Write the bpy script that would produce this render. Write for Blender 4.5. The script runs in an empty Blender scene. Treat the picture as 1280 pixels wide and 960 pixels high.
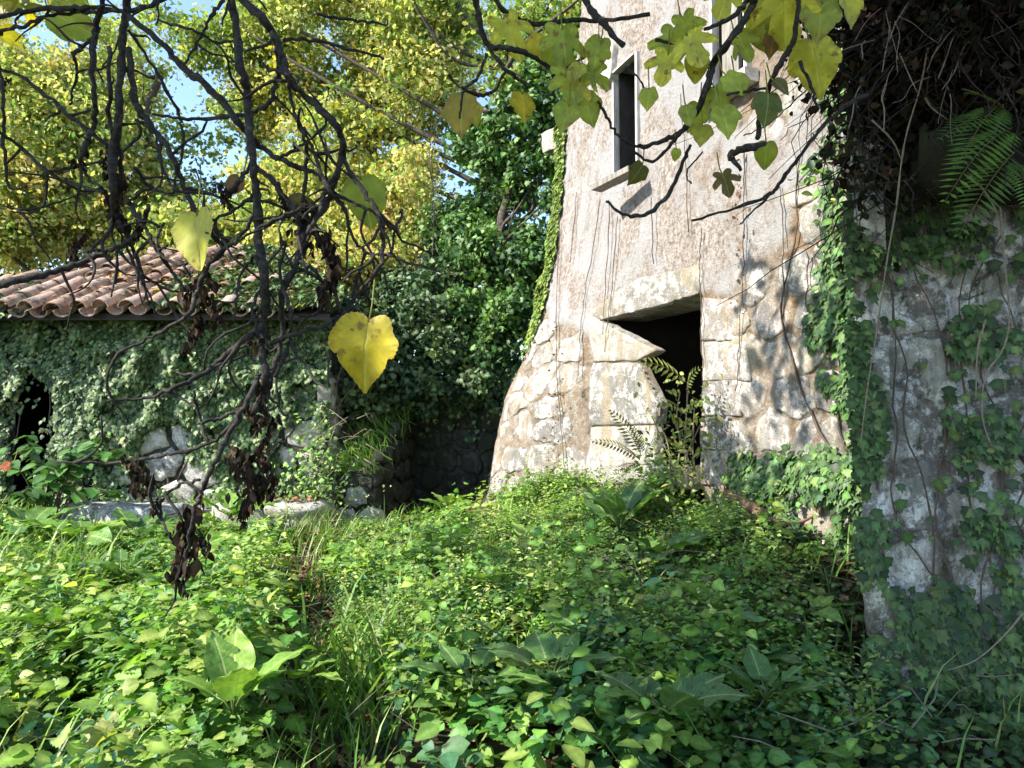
import bpy, math, random
import numpy as np
from mathutils import Vector, Matrix

# ------------------------------------------------------------------ camera, world, sun, exposure
SC = bpy.context.scene
C = SC.collection
random.seed(7); rng = np.random.default_rng(11)
EYE = np.array([0.0, 0.0, 1.6]); FPX = 924.0; PITCH = math.radians(3.0)
cam = bpy.data.cameras.new('camera'); cam.sensor_width = 36.0; cam.lens = FPX / 1280.0 * 36.0
cam.clip_start = 0.05; cam.clip_end = 3000.0
co = bpy.data.objects.new('camera', cam); C.objects.link(co)
co.location = EYE; co.rotation_euler = (math.pi/2 + PITCH, 0, 0); SC.camera = co

SUN = Vector((-0.74, -0.30, 0.60)).normalized()
elev = math.asin(SUN.z); azim = math.atan2(SUN.x, SUN.y)
W = bpy.data.worlds.new('World'); SC.world = W; W.use_nodes = True
nt = W.node_tree; nt.nodes.clear()
sky = nt.nodes.new('ShaderNodeTexSky'); sky.sky_type = 'NISHITA'; sky.sun_disc = False
sky.sun_elevation = elev; sky.sun_rotation = azim; sky.air_density = 1.0; sky.dust_density = .4; sky.ozone_density = 2.0
bg = nt.nodes.new('ShaderNodeBackground'); bg.inputs[1].default_value = 0.15
wo = nt.nodes.new('ShaderNodeOutputWorld')
nt.links.new(sky.outputs[0], bg.inputs[0]); nt.links.new(bg.outputs[0], wo.inputs[0])
sl = bpy.data.lights.new('sun', 'SUN'); sl.energy = 4.3; sl.angle = math.radians(0.53); sl.color = (1.0, 0.94, 0.84)
so = bpy.data.objects.new('sun', sl); C.objects.link(so); so.location = (-20, -10, 20)
so.rotation_euler = (-SUN).to_track_quat('-Z', 'Y').to_euler()
SC.view_settings.view_transform = 'Standard'; SC.view_settings.look = 'None'
SC.view_settings.exposure = 1.48; SC.view_settings.gamma = 1.0

# ------------------------------------------------------------------ helpers: picking places, noise
def ray(px, py):
    f = np.array([0, math.cos(PITCH), math.sin(PITCH)]); u = np.array([0, -math.sin(PITCH), math.cos(PITCH)])
    return f + u*((480-py)/FPX) + np.array([1.0, 0, 0])*((px-640)/FPX)
def at(px, py, d): return EYE + ray(px, py)*d
def at_y(px, py, Y):
    r = ray(px, py); return EYE + r*(Y/r[1])
_pt = np.random.default_rng(5).random((64, 64, 64))
def vnoise(x, y, z=0.0):
    x = np.asarray(x, float); y = np.asarray(y, float); z = np.asarray(z, float) + 0*x
    xi = np.floor(x).astype(int); yi = np.floor(y).astype(int); zi = np.floor(z).astype(int)
    fx = x-xi; fy = y-yi; fz = z-zi
    fx = fx*fx*(3-2*fx); fy = fy*fy*(3-2*fy); fz = fz*fz*(3-2*fz); r = 0
    for a in (0, 1):
        for b in (0, 1):
            for c in (0, 1):
                r = r + _pt[(xi+a) % 64, (yi+b) % 64, (zi+c) % 64]*(fx if a else 1-fx)*(fy if b else 1-fy)*(fz if c else 1-fz)
    return r
def fbm(x, y, z=0.0, o=4):
    s = 0; a = 1.0; t = 0
    for i in range(o):
        f = 2**i; s = s + a*vnoise(np.asarray(x)*f+i*7.3, np.asarray(y)*f+i*3.1, np.asarray(z)*f+i*5.7); t += a; a *= .5
    return s/t
def sstep(a, b, x):
    t = np.clip((np.asarray(x, float)-a)/(b-a), 0, 1); return t*t*(3-2*t)
def norm(v): return v/np.maximum(np.linalg.norm(v, axis=-1, keepdims=True), 1e-9)

# ------------------------------------------------------------------ helpers: objects
def tag(o, label=None, cat=None, group=None, kind=None):
    if label: o['label'] = label
    if cat: o['category'] = cat
    if group: o['group'] = group
    if kind: o['kind'] = kind
    return o
def link(name, me, mat=None, parent=None):
    if mat is not None and len(me.materials) == 0: me.materials.append(mat)
    o = bpy.data.objects.new(name, me); C.objects.link(o)
    if parent is not None:
        o.parent = parent
        root = parent
        while root.parent is not None: root = root.parent
        o.matrix_parent_inverse = Matrix.Identity(4)
    return o
def empty(name, loc=(0, 0, 0)):
    o = bpy.data.objects.new(name, None); C.objects.link(o); o.empty_display_size = .2; return o
def mesh_np(name, V, F, tint=None, smooth=False):
    """V (n,3); F list of faces or (m,k) array"""
    me = bpy.data.meshes.new(name)
    V = np.asarray(V, np.float32)
    if isinstance(F, np.ndarray):
        m, k = F.shape
        me.vertices.add(len(V)); me.vertices.foreach_set('co', V.ravel())
        me.loops.add(m*k); me.loops.foreach_set('vertex_index', F.astype(np.int32).ravel())
        me.polygons.add(m); me.polygons.foreach_set('loop_start', np.arange(0, m*k, k, dtype=np.int32))
        me.polygons.foreach_set('loop_total', np.full(m, k, np.int32))
        if smooth: me.polygons.foreach_set('use_smooth', np.ones(m, bool))
        me.update(calc_edges=True); me.validate()
    else:
        me.from_pydata(V.tolist(), [], F)
        if smooth: me.polygons.foreach_set('use_smooth', np.ones(len(me.polygons), bool))
        me.update()
    if tint is not None:
        a = me.color_attributes.new('tint', 'FLOAT_COLOR', 'POINT')
        t = np.ones((len(V), 4), np.float32); t[:, :3] = tint; a.data.foreach_set('color', t.ravel())
    return me
def catmull(pts, n=5):
    pts = np.asarray(pts, float)
    if len(pts) < 3: return np.array([pts[0]*(1-t)+pts[-1]*t for t in np.linspace(0, 1, n+1)])
    P = np.vstack([2*pts[0]-pts[1], pts, 2*pts[-1]-pts[-2]]); out = []
    for i in range(1, len(P)-2):
        for t in np.linspace(0, 1, n, endpoint=False):
            a, b, c, d = P[i-1], P[i], P[i+1], P[i+2]
            out.append(.5*((2*b)+(c-a)*t+(2*a-5*b+4*c-d)*t*t+(3*b-a-3*c+d)*t**3))
    out.append(P[-2]); return np.array(out)
class MB:
    def __init__(s): s.v = []; s.f = []; s.n = 0; s.t = []
    def add(s, V, F, tint=(1, 1, 1)):
        V = np.asarray(V, float); s.v.append(V); s.f += [tuple(i+s.n for i in f) for f in F]
        s.t.append(np.tile(np.asarray(tint, float), (len(V), 1)) if np.ndim(tint) == 1 else tint); s.n += len(V)
    def tube(s, P, R, sides=6, tint=(1, 1, 1), knob=0.0, cap=True):
        P = np.asarray(P, float); n = len(P); R = np.broadcast_to(np.asarray(R, float), (n,)) if np.ndim(R) < 2 else R
        T = norm(np.gradient(P, axis=0)); u = np.cross(T[0], [.3, .2, 1.0]); u = norm(u); V = []
        for i in range(n):
            u = norm(u-T[i]*np.dot(u, T[i])); w = np.cross(T[i], u)
            r = R[i]*(1+knob*(random.random()-.5)*2)
            for k in range(sides):
                a = 2*math.pi*k/sides; rr = r*(1+knob*.5*(random.random()-.5))
                V.append(P[i]+rr*(math.cos(a)*u+math.sin(a)*w))
        F = [(i*sides+k, i*sides+(k+1) % sides, (i+1)*sides+(k+1) % sides, (i+1)*sides+k) for i in range(n-1) for k in range(sides)]
        if cap: F += [tuple(range(sides-1, -1, -1)), tuple((n-1)*sides+k for k in range(sides))]
        s.add(V, F, tint)
    def box(s, c, hx, hy, hz, ax=None, tint=(1, 1, 1)):
        ax = np.eye(3) if ax is None else np.asarray(ax)
        V = [np.asarray(c)+sx*hx*ax[0]+sy*hy*ax[1]+sz*hz*ax[2] for sx in (-1, 1) for sy in (-1, 1) for sz in (-1, 1)]
        s.add(V, [(0, 1, 3, 2), (4, 6, 7, 5), (0, 4, 5, 1), (2, 3, 7, 6), (0, 2, 6, 4), (1, 5, 7, 3)], tint)
    def build(s, name, mat, parent=None, smooth=True):
        me = mesh_np(name, np.vstack(s.v), s.f, np.vstack(s.t), smooth)
        return link(name, me, mat, parent)

# ------------------------------------------------------------------ materials
def new_mat(name):
    m = bpy.data.materials.new(name); m.use_nodes = True; n = m.node_tree; n.nodes.clear(); return m, n
def N(n, t, **k):
    x = n.nodes.new(t)
    for a, b in k.items():
        if a.startswith('i_'): x.inputs[int(a[2:])].default_value = b
        else: setattr(x, a, b)
    return x
def ramp(n, src, stops):
    r = n.nodes.new('ShaderNodeValToRGB'); e = r.color_ramp.elements
    while len(e) < len(stops): e.new(.5)
    for i, (p, c) in enumerate(stops): e[i].position = p; e[i].color = (*c, 1) if len(c) == 3 else c
    n.links.new(src, r.inputs[0]); return r.outputs[0]
def mix(n, fac, a, b, mode='MIX'):
    m = N(n, 'ShaderNodeMix', data_type='RGBA', blend_type=mode)
    for s, i in ((fac, 0), (a, 6), (b, 7)):
        if isinstance(s, (int, float)): m.inputs[i].default_value = s
        elif isinstance(s, tuple): m.inputs[i].default_value = (*s, 1)
        else: n.links.new(s, m.inputs[i])
    return m.outputs[2]
def noise(n, vec, scale, detail=6, rough=.6, dist=0):
    x = N(n, 'ShaderNodeTexNoise'); x.inputs['Scale'].default_value = scale; x.inputs['Detail'].default_value = detail
    x.inputs['Roughness'].default_value = rough; x.inputs['Distortion'].default_value = dist
    n.links.new(vec, x.inputs['Vector']); return x.outputs[0]
def mapping(n, vec, sc):
    m = N(n, 'ShaderNodeMapping'); m.inputs['Scale'].default_value = sc; n.links.new(vec, m.inputs['Vector']); return m.outputs[0]
def finish(n, col, rough=.85, bump=None, strength=.5, dist=.02, spec=.3):
    p = N(n, 'ShaderNodeBsdfPrincipled'); o = N(n, 'ShaderNodeOutputMaterial')
    if isinstance(col, tuple): p.inputs['Base Color'].default_value = (*col, 1)
    else: n.links.new(col, p.inputs['Base Color'])
    p.inputs['Roughness'].default_value = rough; p.inputs['Specular IOR Level'].default_value = spec
    if bump is not None:
        b = N(n, 'ShaderNodeBump'); b.inputs['Strength'].default_value = strength; b.inputs['Distance'].default_value = dist
        n.links.new(bump, b.inputs['Height']); n.links.new(b.outputs[0], p.inputs['Normal'])
    n.links.new(p.outputs[0], o.inputs[0]); return p
def leaf_mat(name, rough=.45, trans=.35, spec=.4, tcol=(1.0, 1.1, .45), spots=None, scale=40):
    m, n = new_mat(name)
    a = N(n, 'ShaderNodeAttribute', attribute_name='tint'); g = N(n, 'ShaderNodeNewGeometry')
    nz = noise(n, g.outputs['Position'], scale, 3)
    col = mix(n, 1.0, a.outputs[0], ramp(n, nz, [(.3, (.72, .74, .72)), (.7, (1.25, 1.2, 1.15))]), 'MULTIPLY')
    if spots:
        col = mix(n, ramp(n, noise(n, g.outputs['Position'], spots[1], 4), [(spots[2], (0, 0, 0)), (spots[2]+.07, (1, 1, 1))]), col, spots[0])
    p = N(n, 'ShaderNodeBsdfPrincipled'); n.links.new(col, p.inputs['Base Color'])
    p.inputs['Roughness'].default_value = rough; p.inputs['Specular IOR Level'].default_value = spec
    t = N(n, 'ShaderNodeBsdfTranslucent'); n.links.new(mix(n, 1.0, col, tcol, 'MULTIPLY'), t.inputs[0])
    mx = N(n, 'ShaderNodeMixShader'); mx.inputs[0].default_value = trans
    n.links.new(p.outputs[0], mx.inputs[1]); n.links.new(t.outputs[0], mx.inputs[2])
    o = N(n, 'ShaderNodeOutputMaterial'); n.links.new(mx.outputs[0], o.inputs[0]); return m
def veined_mat(name, freq=24, slope=.75, **k):
    """leaf material with side veins drawn from the blade's own coordinates"""
    m = leaf_mat(name, **k); n = m.node_tree
    a = N(n, 'ShaderNodeAttribute', attribute_name='blade'); s = N(n, 'ShaderNodeSeparateXYZ'); n.links.new(a.outputs['Vector'], s.inputs[0])
    def mt(op, x, y=None):
        q = N(n, 'ShaderNodeMath', operation=op)
        for v, i in ((x, 0), (y, 1)):
            if v is None: continue
            if isinstance(v, (int, float)): q.inputs[i].default_value = v
            else: n.links.new(v, q.inputs[i])
        return q.outputs[0]
    ax = mt('ABSOLUTE', s.outputs[0]); t = mt('SUBTRACT', s.outputs[1], mt('MULTIPLY', ax, slope))
    w = mt('ABSOLUTE', mt('SINE', mt('MULTIPLY', t, freq)))
    v1 = ramp(n, w, [(.0, (1, 1, 1)), (.16, (0, 0, 0))]); v2 = ramp(n, ax, [(.008, (1, 1, 1)), (.022, (0, 0, 0))])
    v = mix(n, 1.0, v1, v2, 'LIGHTEN')
    p = next(x for x in n.nodes if x.type == 'BSDF_PRINCIPLED'); old = p.inputs['Base Color'].links[0].from_socket
    new = mix(n, mt('MULTIPLY', v, .42), old, (.62, .62, .30)); n.links.new(new, p.inputs['Base Color'])
    tr = next(x for x in n.nodes if x.type == 'BSDF_TRANSLUCENT'); o2 = tr.inputs[0].links[0].from_socket
    n.links.new(mix(n, mt('MULTIPLY', v, .45), o2, (.10, .13, .02)), tr.inputs[0])
    b = N(n, 'ShaderNodeBump'); b.inputs['Strength'].default_value = .35; b.inputs['Distance'].default_value = .004; b.invert = True
    n.links.new(v, b.inputs['Height']); n.links.new(b.outputs[0], p.inputs['Normal']); return m
def add_blade(me, V):
    a = me.attributes.new('blade', 'FLOAT_VECTOR', 'POINT'); a.data.foreach_set('vector', np.asarray(V, np.float32).ravel()); return me
def stone_mat(name, base, lich, stain, stain_amt, moss_amt, dark=0.6, streak=0.0, seed=0.0):
    m, n = new_mat(name); g = N(n, 'ShaderNodeNewGeometry'); oi = N(n, 'ShaderNodeObjectInfo')
    mp = N(n, 'ShaderNodeMapping'); mp.inputs['Location'].default_value = (seed, seed*2, seed*3)
    n.links.new(g.outputs['Position'], mp.inputs['Vector']); P = mp.outputs[0]
    big = noise(n, P, 2.2, 5, .6, .6); med = noise(n, P, 11, 6, .7); fine = noise(n, P, 70, 4, .75)
    col = mix(n, ramp(n, med, [(.32, (0, 0, 0)), (.68, (1, 1, 1))]), tuple(c*dark for c in base), base)
    col = mix(n, 1.0, col, ramp(n, oi.outputs['Random'], [(0, (.68, .68, .7)), (1, (1.2, 1.15, 1.1))]), 'MULTIPLY')
    col = mix(n, ramp(n, noise(n, P, 7.5, 8, .8, .25), [(.49, (0, 0, 0)), (.55, (1, 1, 1))]), col, lich)
    col = mix(n, ramp(n, noise(n, mapping(n, P, (1, 1, .35)), 2.7, 6, .7), [(.62-stain_amt, (0, 0, 0)), (.75-stain_amt, (1, 1, 1))]), col, stain)
    col = mix(n, ramp(n, noise(n, mapping(n, P, (1, 1, .45)), 5.3, 8, .8, .1), [(.72-moss_amt, (0, 0, 0)), (.82-moss_amt, (1, 1, 1))]), col, (.055, .062, .025))
    if streak:
        col = mix(n, ramp(n, noise(n, mapping(n, P, (1, 1, .07)), 9, 5, .7), [(.66-streak, (0, 0, 0)), (.9-streak, (.8, .8, .8))]), col, (.10, .085, .06))
    col = mix(n, ramp(n, fine, [(.25, (.75, .75, .75)), (.45, (0, 0, 0))]), col, (.05, .045, .04))
    if base[0] > .1: col = mix(n, ramp(n, noise(n, P, 38, 5, .7), [(.6, (0, 0, 0)), (.7, (.55, .55, .55))]), col, (.62, .60, .55))
    h = N(n, 'ShaderNodeMath', operation='ADD'); n.links.new(med, h.inputs[0]); n.links.new(fine, h.inputs[1])
    finish(n, col, .92, h.outputs[0], .8, .02, .2); return m
def bark_mat(name, a, b, scale=60):
    m, n = new_mat(name); g = N(n, 'ShaderNodeNewGeometry')
    x = noise(n, g.outputs['Position'], scale, 5, .7)
    col = ramp(n, x, [(.35, a), (.66, b)])
    col = mix(n, ramp(n, noise(n, g.outputs['Position'], scale*.35, 4), [(.6, (0, 0, 0)), (.68, (.7, .7, .7))]), col, tuple(min(1, c*2.4) for c in b))
    finish(n, col, .85, x, .8, .01, .25); return m
def plain(name, a, b, scale=30, rough=.8, bump=.3, stretch=(1, 1, 1)):
    m, n = new_mat(name); g = N(n, 'ShaderNodeNewGeometry')
    x = noise(n, mapping(n, g.outputs['Position'], stretch), scale, 5, .7)
    finish(n, ramp(n, x, [(.3, a), (.7, b)]), rough, x, bump, .01); return m

M_plaster, n = new_mat('plaster'); g = N(n, 'ShaderNodeNewGeometry'); P = g.outputs['Position']
c = mix(n, ramp(n, noise(n, mapping(n, P, (1, 1, .5)), 3, 7, .7, .6), [(.35, (0, 0, 0)), (.65, (1, 1, 1))]), (.42, .355, .305), (.58, .53, .48))
c = mix(n, ramp(n, noise(n, P, 24, 6, .8), [(.42, (.9, .9, .9)), (.56, (0, 0, 0))]), c, (.22, .165, .125))
c = mix(n, ramp(n, noise(n, mapping(n, P, (1, 1, .06)), 7, 5, .7), [(.58, (0, 0, 0)), (.74, (.5, .5, .5))]), c, (.24, .20, .16))
c = mix(n, ramp(n, noise(n, P, 5, 7, .75, 1), [(.56, (0, 0, 0)), (.66, (.9, .9, .9))]), c, (.66, .62, .57))
c = mix(n, ramp(n, noise(n, mapping(n, P, (1, 1, .6)), 1.7, 6, .65, .8), [(.46, (0, 0, 0)), (.57, (.8, .8, .8))]), c, (.47, .465, .46))
c = mix(n, ramp(n, noise(n, mapping(n, P, (1, 1, .12)), 3.2, 7, .75, .4), [(.60, (0, 0, 0)), (.69, (.6, .6, .6))]), c, (.26, .23, .19))
c = mix(n, ramp(n, noise(n, P, 55, 4, .8), [(.3, (.8, .8, .8)), (.42, (0, 0, 0))]), c, (.09, .07, .05))
hb = N(n, 'ShaderNodeMath', operation='ADD'); n.links.new(noise(n, P, 20, 6, .8), hb.inputs[0]); n.links.new(noise(n, P, 60, 4, .8), hb.inputs[1])
# where the coat has fallen off: ochre mortar (attribute 'bare' marks the lost plaster)
at_ = N(n, 'ShaderNodeAttribute', attribute_name='tint'); sp = N(n, 'ShaderNodeSeparateColor'); n.links.new(at_.outputs[0], sp.inputs[0])
mo = mix(n, ramp(n, noise(n, P, 7, 6, .7, .5), [(.35, (0, 0, 0)), (.65, (1, 1, 1))]), (.22, .16, .105), (.40, .33, .25))
mo = mix(n, ramp(n, noise(n, P, 16, 6, .8), [(.5, (0, 0, 0)), (.6, (1, 1, 1))]), mo, (.46, .43, .38))
mo = mix(n, ramp(n, noise(n, mapping(n, P, (1, 1, .4)), 2.6, 7, .75, .2), [(.54, (0, 0, 0)), (.60, (.7, .7, .7))]), mo, (.29, .17, .08))
mo = mix(n, ramp(n, noise(n, P, 4, 6, .8), [(.56, (0, 0, 0)), (.66, (1, 1, 1))]), mo, (.07, .065, .04))
c = mix(n, sp.outputs[0], c, mo)
finish(n, c, .95, hb.outputs[0], 1.0, .035, .15)
M_stone = stone_mat('field_stone', (.31, .29, .265), (.50, .475, .44), (.27, .20, .13), .10, .09, .6, .10)
M_dress = stone_mat('dressed_stone', (.34, .325, .29), (.50, .48, .43), (.30, .25, .17), .13, .08, .6, .12, seed=3)
M_shade = stone_mat('shade_toned_stone', (.045, .045, .036), (.075, .075, .06), (.03, .034, .02), .12, .16, .5, .1, seed=5)  # stone with shade put into its colour, for recess, ledge and ivied wall
M_grey = stone_mat('grey_stone', (.46, .48, .43), (.76, .78, .73), (.12, .105, .06), .08, .16, .5, .20, seed=7)
M_gmort = stone_mat('grey_render', (.34, .33, .30), (.66, .67, .65), (.11, .09, .05), .11, .19, .45, .22, seed=7)
M_mortar = stone_mat('dirt_mortar', (.15, .135, .11), (.38, .37, .34), (.09, .085, .04), .10, .20, .5, .12, seed=9)
M_pale = stone_mat('pale_field_stone', (.36, .34, .30), (.52, .50, .46), (.26, .20, .13), .11, .10, .6, .14, seed=1)
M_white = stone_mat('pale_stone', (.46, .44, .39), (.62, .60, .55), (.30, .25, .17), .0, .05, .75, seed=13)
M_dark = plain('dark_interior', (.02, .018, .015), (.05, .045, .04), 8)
M_tile = None
m, n = new_mat('roof_tile'); g = N(n, 'ShaderNodeNewGeometry'); oi = N(n, 'ShaderNodeObjectInfo'); P = g.outputs['Position']
c = ramp(n, oi.outputs['Random'], [(0, (.30, .17, .11)), (.5, (.44, .27, .19)), (1, (.52, .36, .27))])
c = mix(n, ramp(n, noise(n, P, 9, 6, .7), [(.45, (0, 0, 0)), (.6, (.8, .8, .8))]), c, (.40, .32, .25))
c = mix(n, ramp(n, noise(n, P, 6, 6, .75), [(.50, (0, 0, 0)), (.60, (.9, .9, .9))]), c, (.10, .085, .06))
c = mix(n, ramp(n, noise(n, P, 30, 5, .75), [(.56, (0, 0, 0)), (.64, (.8, .8, .8))]), c, (.50, .44, .36))
finish(n, c, .9, noise(n, P, 50, 4), .9, .02); M_tile = m
m, n = new_mat('soil'); g = N(n, 'ShaderNodeNewGeometry'); P = g.outputs['Position']
c = mix(n, ramp(n, noise(n, P, 5, 8, .75), [(.4, (0, 0, 0)), (.6, (1, 1, 1))]), (.045, .032, .02), (.15, .105, .065))
c = mix(n, ramp(n, noise(n, P, 1.3, 5, .6), [(.45, (0, 0, 0)), (.6, (1, 1, 1))]), c, (.05, .055, .02))
finish(n, c, .95, noise(n, P, 30, 6, .8), 1, .03); M_soil = m
M_bark = bark_mat('dark_bark', (.012, .010, .008), (.055, .048, .040), 90)
M_bark2 = bark_mat('tree_bark', (.03, .024, .018), (.11, .09, .07), 25)
M_twig = plain('dry_twig', (.13, .10, .07), (.30, .25, .19), 60)
M_vine = plain('vine_stem', (.05, .035, .025), (.14, .10, .075), 60)
M_log = plain('peeled_wood', (.10, .05, .032), (.24, .135, .09), 25, .7, .5)
M_wood = plain('grey_wood', (.12, .105, .085), (.30, .28, .25), 30, .85, .6, (1, 1, .15))
M_paint = plain('worn_white_paint', (.26, .24, .21), (.58, .56, .52), 25, .7, .4, (1, 1, .2))
L_green = leaf_mat('herb_leaf', .5, .42, .4, (1.1, 1.15, .5))
L_grass = leaf_mat('grass_blade', .5, .35, .4)
L_ivy = leaf_mat('ivy_leaf', .5, .18, .3)
L_tree = leaf_mat('autumn_leaf', .6, .55, .2, (1.05, 1.05, .55))
L_fig = leaf_mat('fig_leaf', .5, .42, .35, (1.15, 1.1, .25), ((.24, .15, .03), 30, .63), 22)
L_big = leaf_mat('broad_leaf', .42, .3, .45)
L_figv = veined_mat('fig_leaf_veined', 26, .9, rough=.5, trans=.42, spec=.35, tcol=(1.15, 1.1, .25), spots=((.24, .15, .03), 30, .60), scale=22)
L_bigv = veined_mat('broad_leaf_veined', 34, .8, rough=.45, trans=.3, spec=.4, spots=((.30, .28, .06), 45, .66))
L_dead = leaf_mat('dead_leaf', .85, .15, .15, (1, .8, .5))

# ------------------------------------------------------------------ helpers: leaves
def tmpl_ivy():
    o = [(0, -.12), (.28, -.02), (.52, .10), (.34, .36), (.36, .62), (.14, .60), (0, 1.0), (-.14, .60), (-.36, .62), (-.34, .36), (-.52, .10), (-.28, -.02)]
    V = [(0, .30, .03)]+[(x, y, -.16*abs(x)-.10*max(0, y-.4)) for x, y in o]
    return np.array(V), np.array([(0, i+1, (i+1) % 12+1) for i in range(12)]), np.array([1.6]+[.95, .85, .8, 1.0, .85, 1.0, 1.1, 1.0, .85, 1.0, .8, .85])
def tmpl_ovate(w=.34, fold=.22, droop=.15):
    V = [(0, 0, 0), (w*.9, .25, fold*w), (w, .5, fold*w-droop*.2), (w*.5, .8, fold*w*.5-droop*.6), (0, 1, -droop), (-w*.5, .8, fold*w*.5-droop*.6), (-w, .5, fold*w-droop*.2), (-w*.9, .25, fold*w), (0, .5, -.02)]
    return np.array(V), np.array([(8, i, i+1) for i in range(7)]+[(8, 7, 0)]), np.array([1.25, .9, .85, .9, 1.1, .9, .85, .9, 1.35])
def tmpl_small(w=.32):
    V = [(0, 0, 0), (w, .45, .06), (0, 1, -.08), (-w, .45, .06)]
    return np.array(V), np.array([(0, 1, 2), (0, 2, 3)])
def tmpl_round():
    V = [(0, .5, .04)]+[(.5*math.sin(a), .5-.5*math.cos(a), -.05*abs(math.sin(a))) for a in np.linspace(0, 2*math.pi, 8, endpoint=False)]
    return np.array(V), np.array([(0, i+1, (i+1) % 8+1) for i in range(8)])
def tmpl_oak():
    V = [(0, 0, 0), (.22, .2, .03), (.16, .35, .01), (.38, .52, .05), (.2, .66, 0), (.24, .85, 0), (0, 1, -.08), (-.24, .85, 0), (-.2, .66, 0), (-.38, .52, .05), (-.16, .35, .01), (-.22, .2, .03)]
    return np.array(V), np.array([(0, 1, 2), (0, 2, 10), (0, 10, 11), (2, 3, 4), (2, 4, 8), (2, 8, 10), (8, 9, 10), (4, 5, 6), (4, 6, 8), (6, 7, 8)])
def tmpl_blade():
    V = [(-.5, 0, 0), (.5, 0, 0), (.42, .4, .0), (-.42, .4, .0), (.25, .75, -.10), (-.25, .75, -.10), (0, 1, -.30)]
    V = np.array(V, float); V[:, 0] *= .05
    return V, np.array([(0, 1, 2), (0, 2, 3), (3, 2, 4), (3, 4, 5), (5, 4, 6)])
def tmpl_nettle():
    o = [(0, 0), (.20, .06), (.34, .20), (.31, .27), (.40, .36), (.34, .44), (.37, .54), (.28, .60), (.28, .70), (.18, .76), (.15, .86), (.06, .90), (0, 1.0)]
    o = o+[(-x, y) for x, y in o[1:-1]][::-1]; n = len(o)
    V = [(0, .30, -.01), (0, .62, -.03)]+[(x, y, .30*abs(x)-.22*y*y+(.03 if i % 2 else 0)) for i, (x, y) in enumerate(o)]
    F = []
    for i in range(n):
        a, b = 2+i, 2+(i+1) % n; ym = (o[i][1]+o[(i+1) % n][1])/2; F.append((0 if ym < .46 else 1, a, b))
    F += [(0, 7, 1), (0, 1, 2+n-5)]
    f = np.array([1.35, 1.3]+[.82 if 0 < i and i != 12 else 1.1 for i in range(n)]); return np.array(V), np.array(F), f
T_NET = tmpl_nettle()
T_IVY, T_OV, T_OVN, T_SM, T_RD, T_OAK, T_BL = tmpl_ivy(), tmpl_ovate(), tmpl_ovate(.24, .3, .2), tmpl_small(), tmpl_round(), tmpl_oak(), tmpl_blade()
def leaf_arrays(tm, pos, X, Nn, size, tint):
    V0, F0 = tm[0], tm[1]; n = len(pos); k = len(V0)
    X = norm(np.asarray(X, float)); Nn = np.asarray(Nn, float); Nn = norm(Nn-X*np.sum(Nn*X, 1, keepdims=True)); Y = np.cross(X, Nn)
    s = np.broadcast_to(np.asarray(size, float), (n,))[:, None, None]
    V = pos[:, None, :]+s*(V0[None, :, 0:1]*Y[:, None, :]+V0[None, :, 1:2]*X[:, None, :]+V0[None, :, 2:3]*Nn[:, None, :])
    F = F0[None]+(np.arange(n)*k)[:, None, None]
    T = np.repeat(tint, k, axis=0)
    if len(tm) > 2: T = np.clip(T*np.tile(tm[2], n)[:, None], 0, 1)
    return V.reshape(-1, 3), F.reshape(-1, 3), T
class LB:
    def __init__(s): s.v = []; s.f = []; s.t = []; s.n = 0
    def add(s, *a):
        V, F, t = leaf_arrays(*a)
        if len(V) == 0: return
        s.v.append(V); s.f.append(F+s.n); s.t.append(t); s.n += len(V)
    def build(s, name, mat, parent=None):
        return link(name, mesh_np(name, np.vstack(s.v), np.vstack(s.f), np.vstack(s.t)), mat, parent)
def rdir(n): return norm(rng.normal(size=(n, 3)))
def pal(n, cols, var=.18):
    cols = np.asarray(cols, float); i = rng.integers(0, len(cols), n)
    return np.clip(cols[i]*(1+var*rng.normal(size=(n, 1)))*(1+.06*rng.normal(size=(n, 3))), .003, 1)
PAL_IVY = [(.045, .10, .03), (.065, .135, .04), (.09, .175, .05), (.035, .08, .03), (.12, .21, .06)]
PAL_IVYG = [(.055, .105, .042), (.08, .14, .05), (.11, .17, .065), (.035, .065, .03), (.15, .21, .08)]
PAL_IVYB = [(.04, .08, .028), (.055, .105, .035), (.07, .13, .04), (.03, .055, .022), (.10, .16, .05)]
PAL_HERB = [(.14, .28, .05), (.20, .36, .07), (.11, .24, .045), (.30, .42, .10), (.17, .31, .05), (.26, .38, .08)]
PAL_HERBD = [(.19, .32, .06), (.08, .21, .05), (.11, .26, .06), (.06, .16, .05), (.16, .31, .07), (.07, .18, .07)]
PAL_GRASS = [(.12, .26, .04), (.17, .32, .05), (.09, .21, .03), (.26, .34, .10)]
PAL_YEL = [(.62, .59, .22), (.54, .58, .22), (.44, .53, .18), (.68, .63, .30), (.52, .57, .24), (.36, .45, .14), (.22, .32, .10), (.62, .53, .20), (.18, .26, .08)]
PAL_ORG = [(.68, .62, .28), (.66, .54, .24), (.66, .64, .30), (.50, .56, .22), (.36, .46, .16)]
PAL_DEAD = [(.16, .09, .05), (.22, .13, .07), (.10, .06, .035), (.28, .19, .11), (.30, .17, .10)]
def leaf_part(parent, tm, pos, X, Nn, size, mesh, name='leaf'):
    """one leaf as an object sharing its mesh"""
    X = norm(np.asarray(X, float)); Nn = norm(Nn-X*np.dot(Nn, X)); Y = np.cross(X, Nn)
    o = bpy.data.objects.new(name, mesh); C.objects.link(o); o.parent = parent
    M = np.eye(4); M[:3, 0] = Y*size; M[:3, 1] = X*size; M[:3, 2] = Nn*size; M[:3, 3] = pos
    o.matrix_basis = Matrix(M.tolist()); return o
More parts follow.
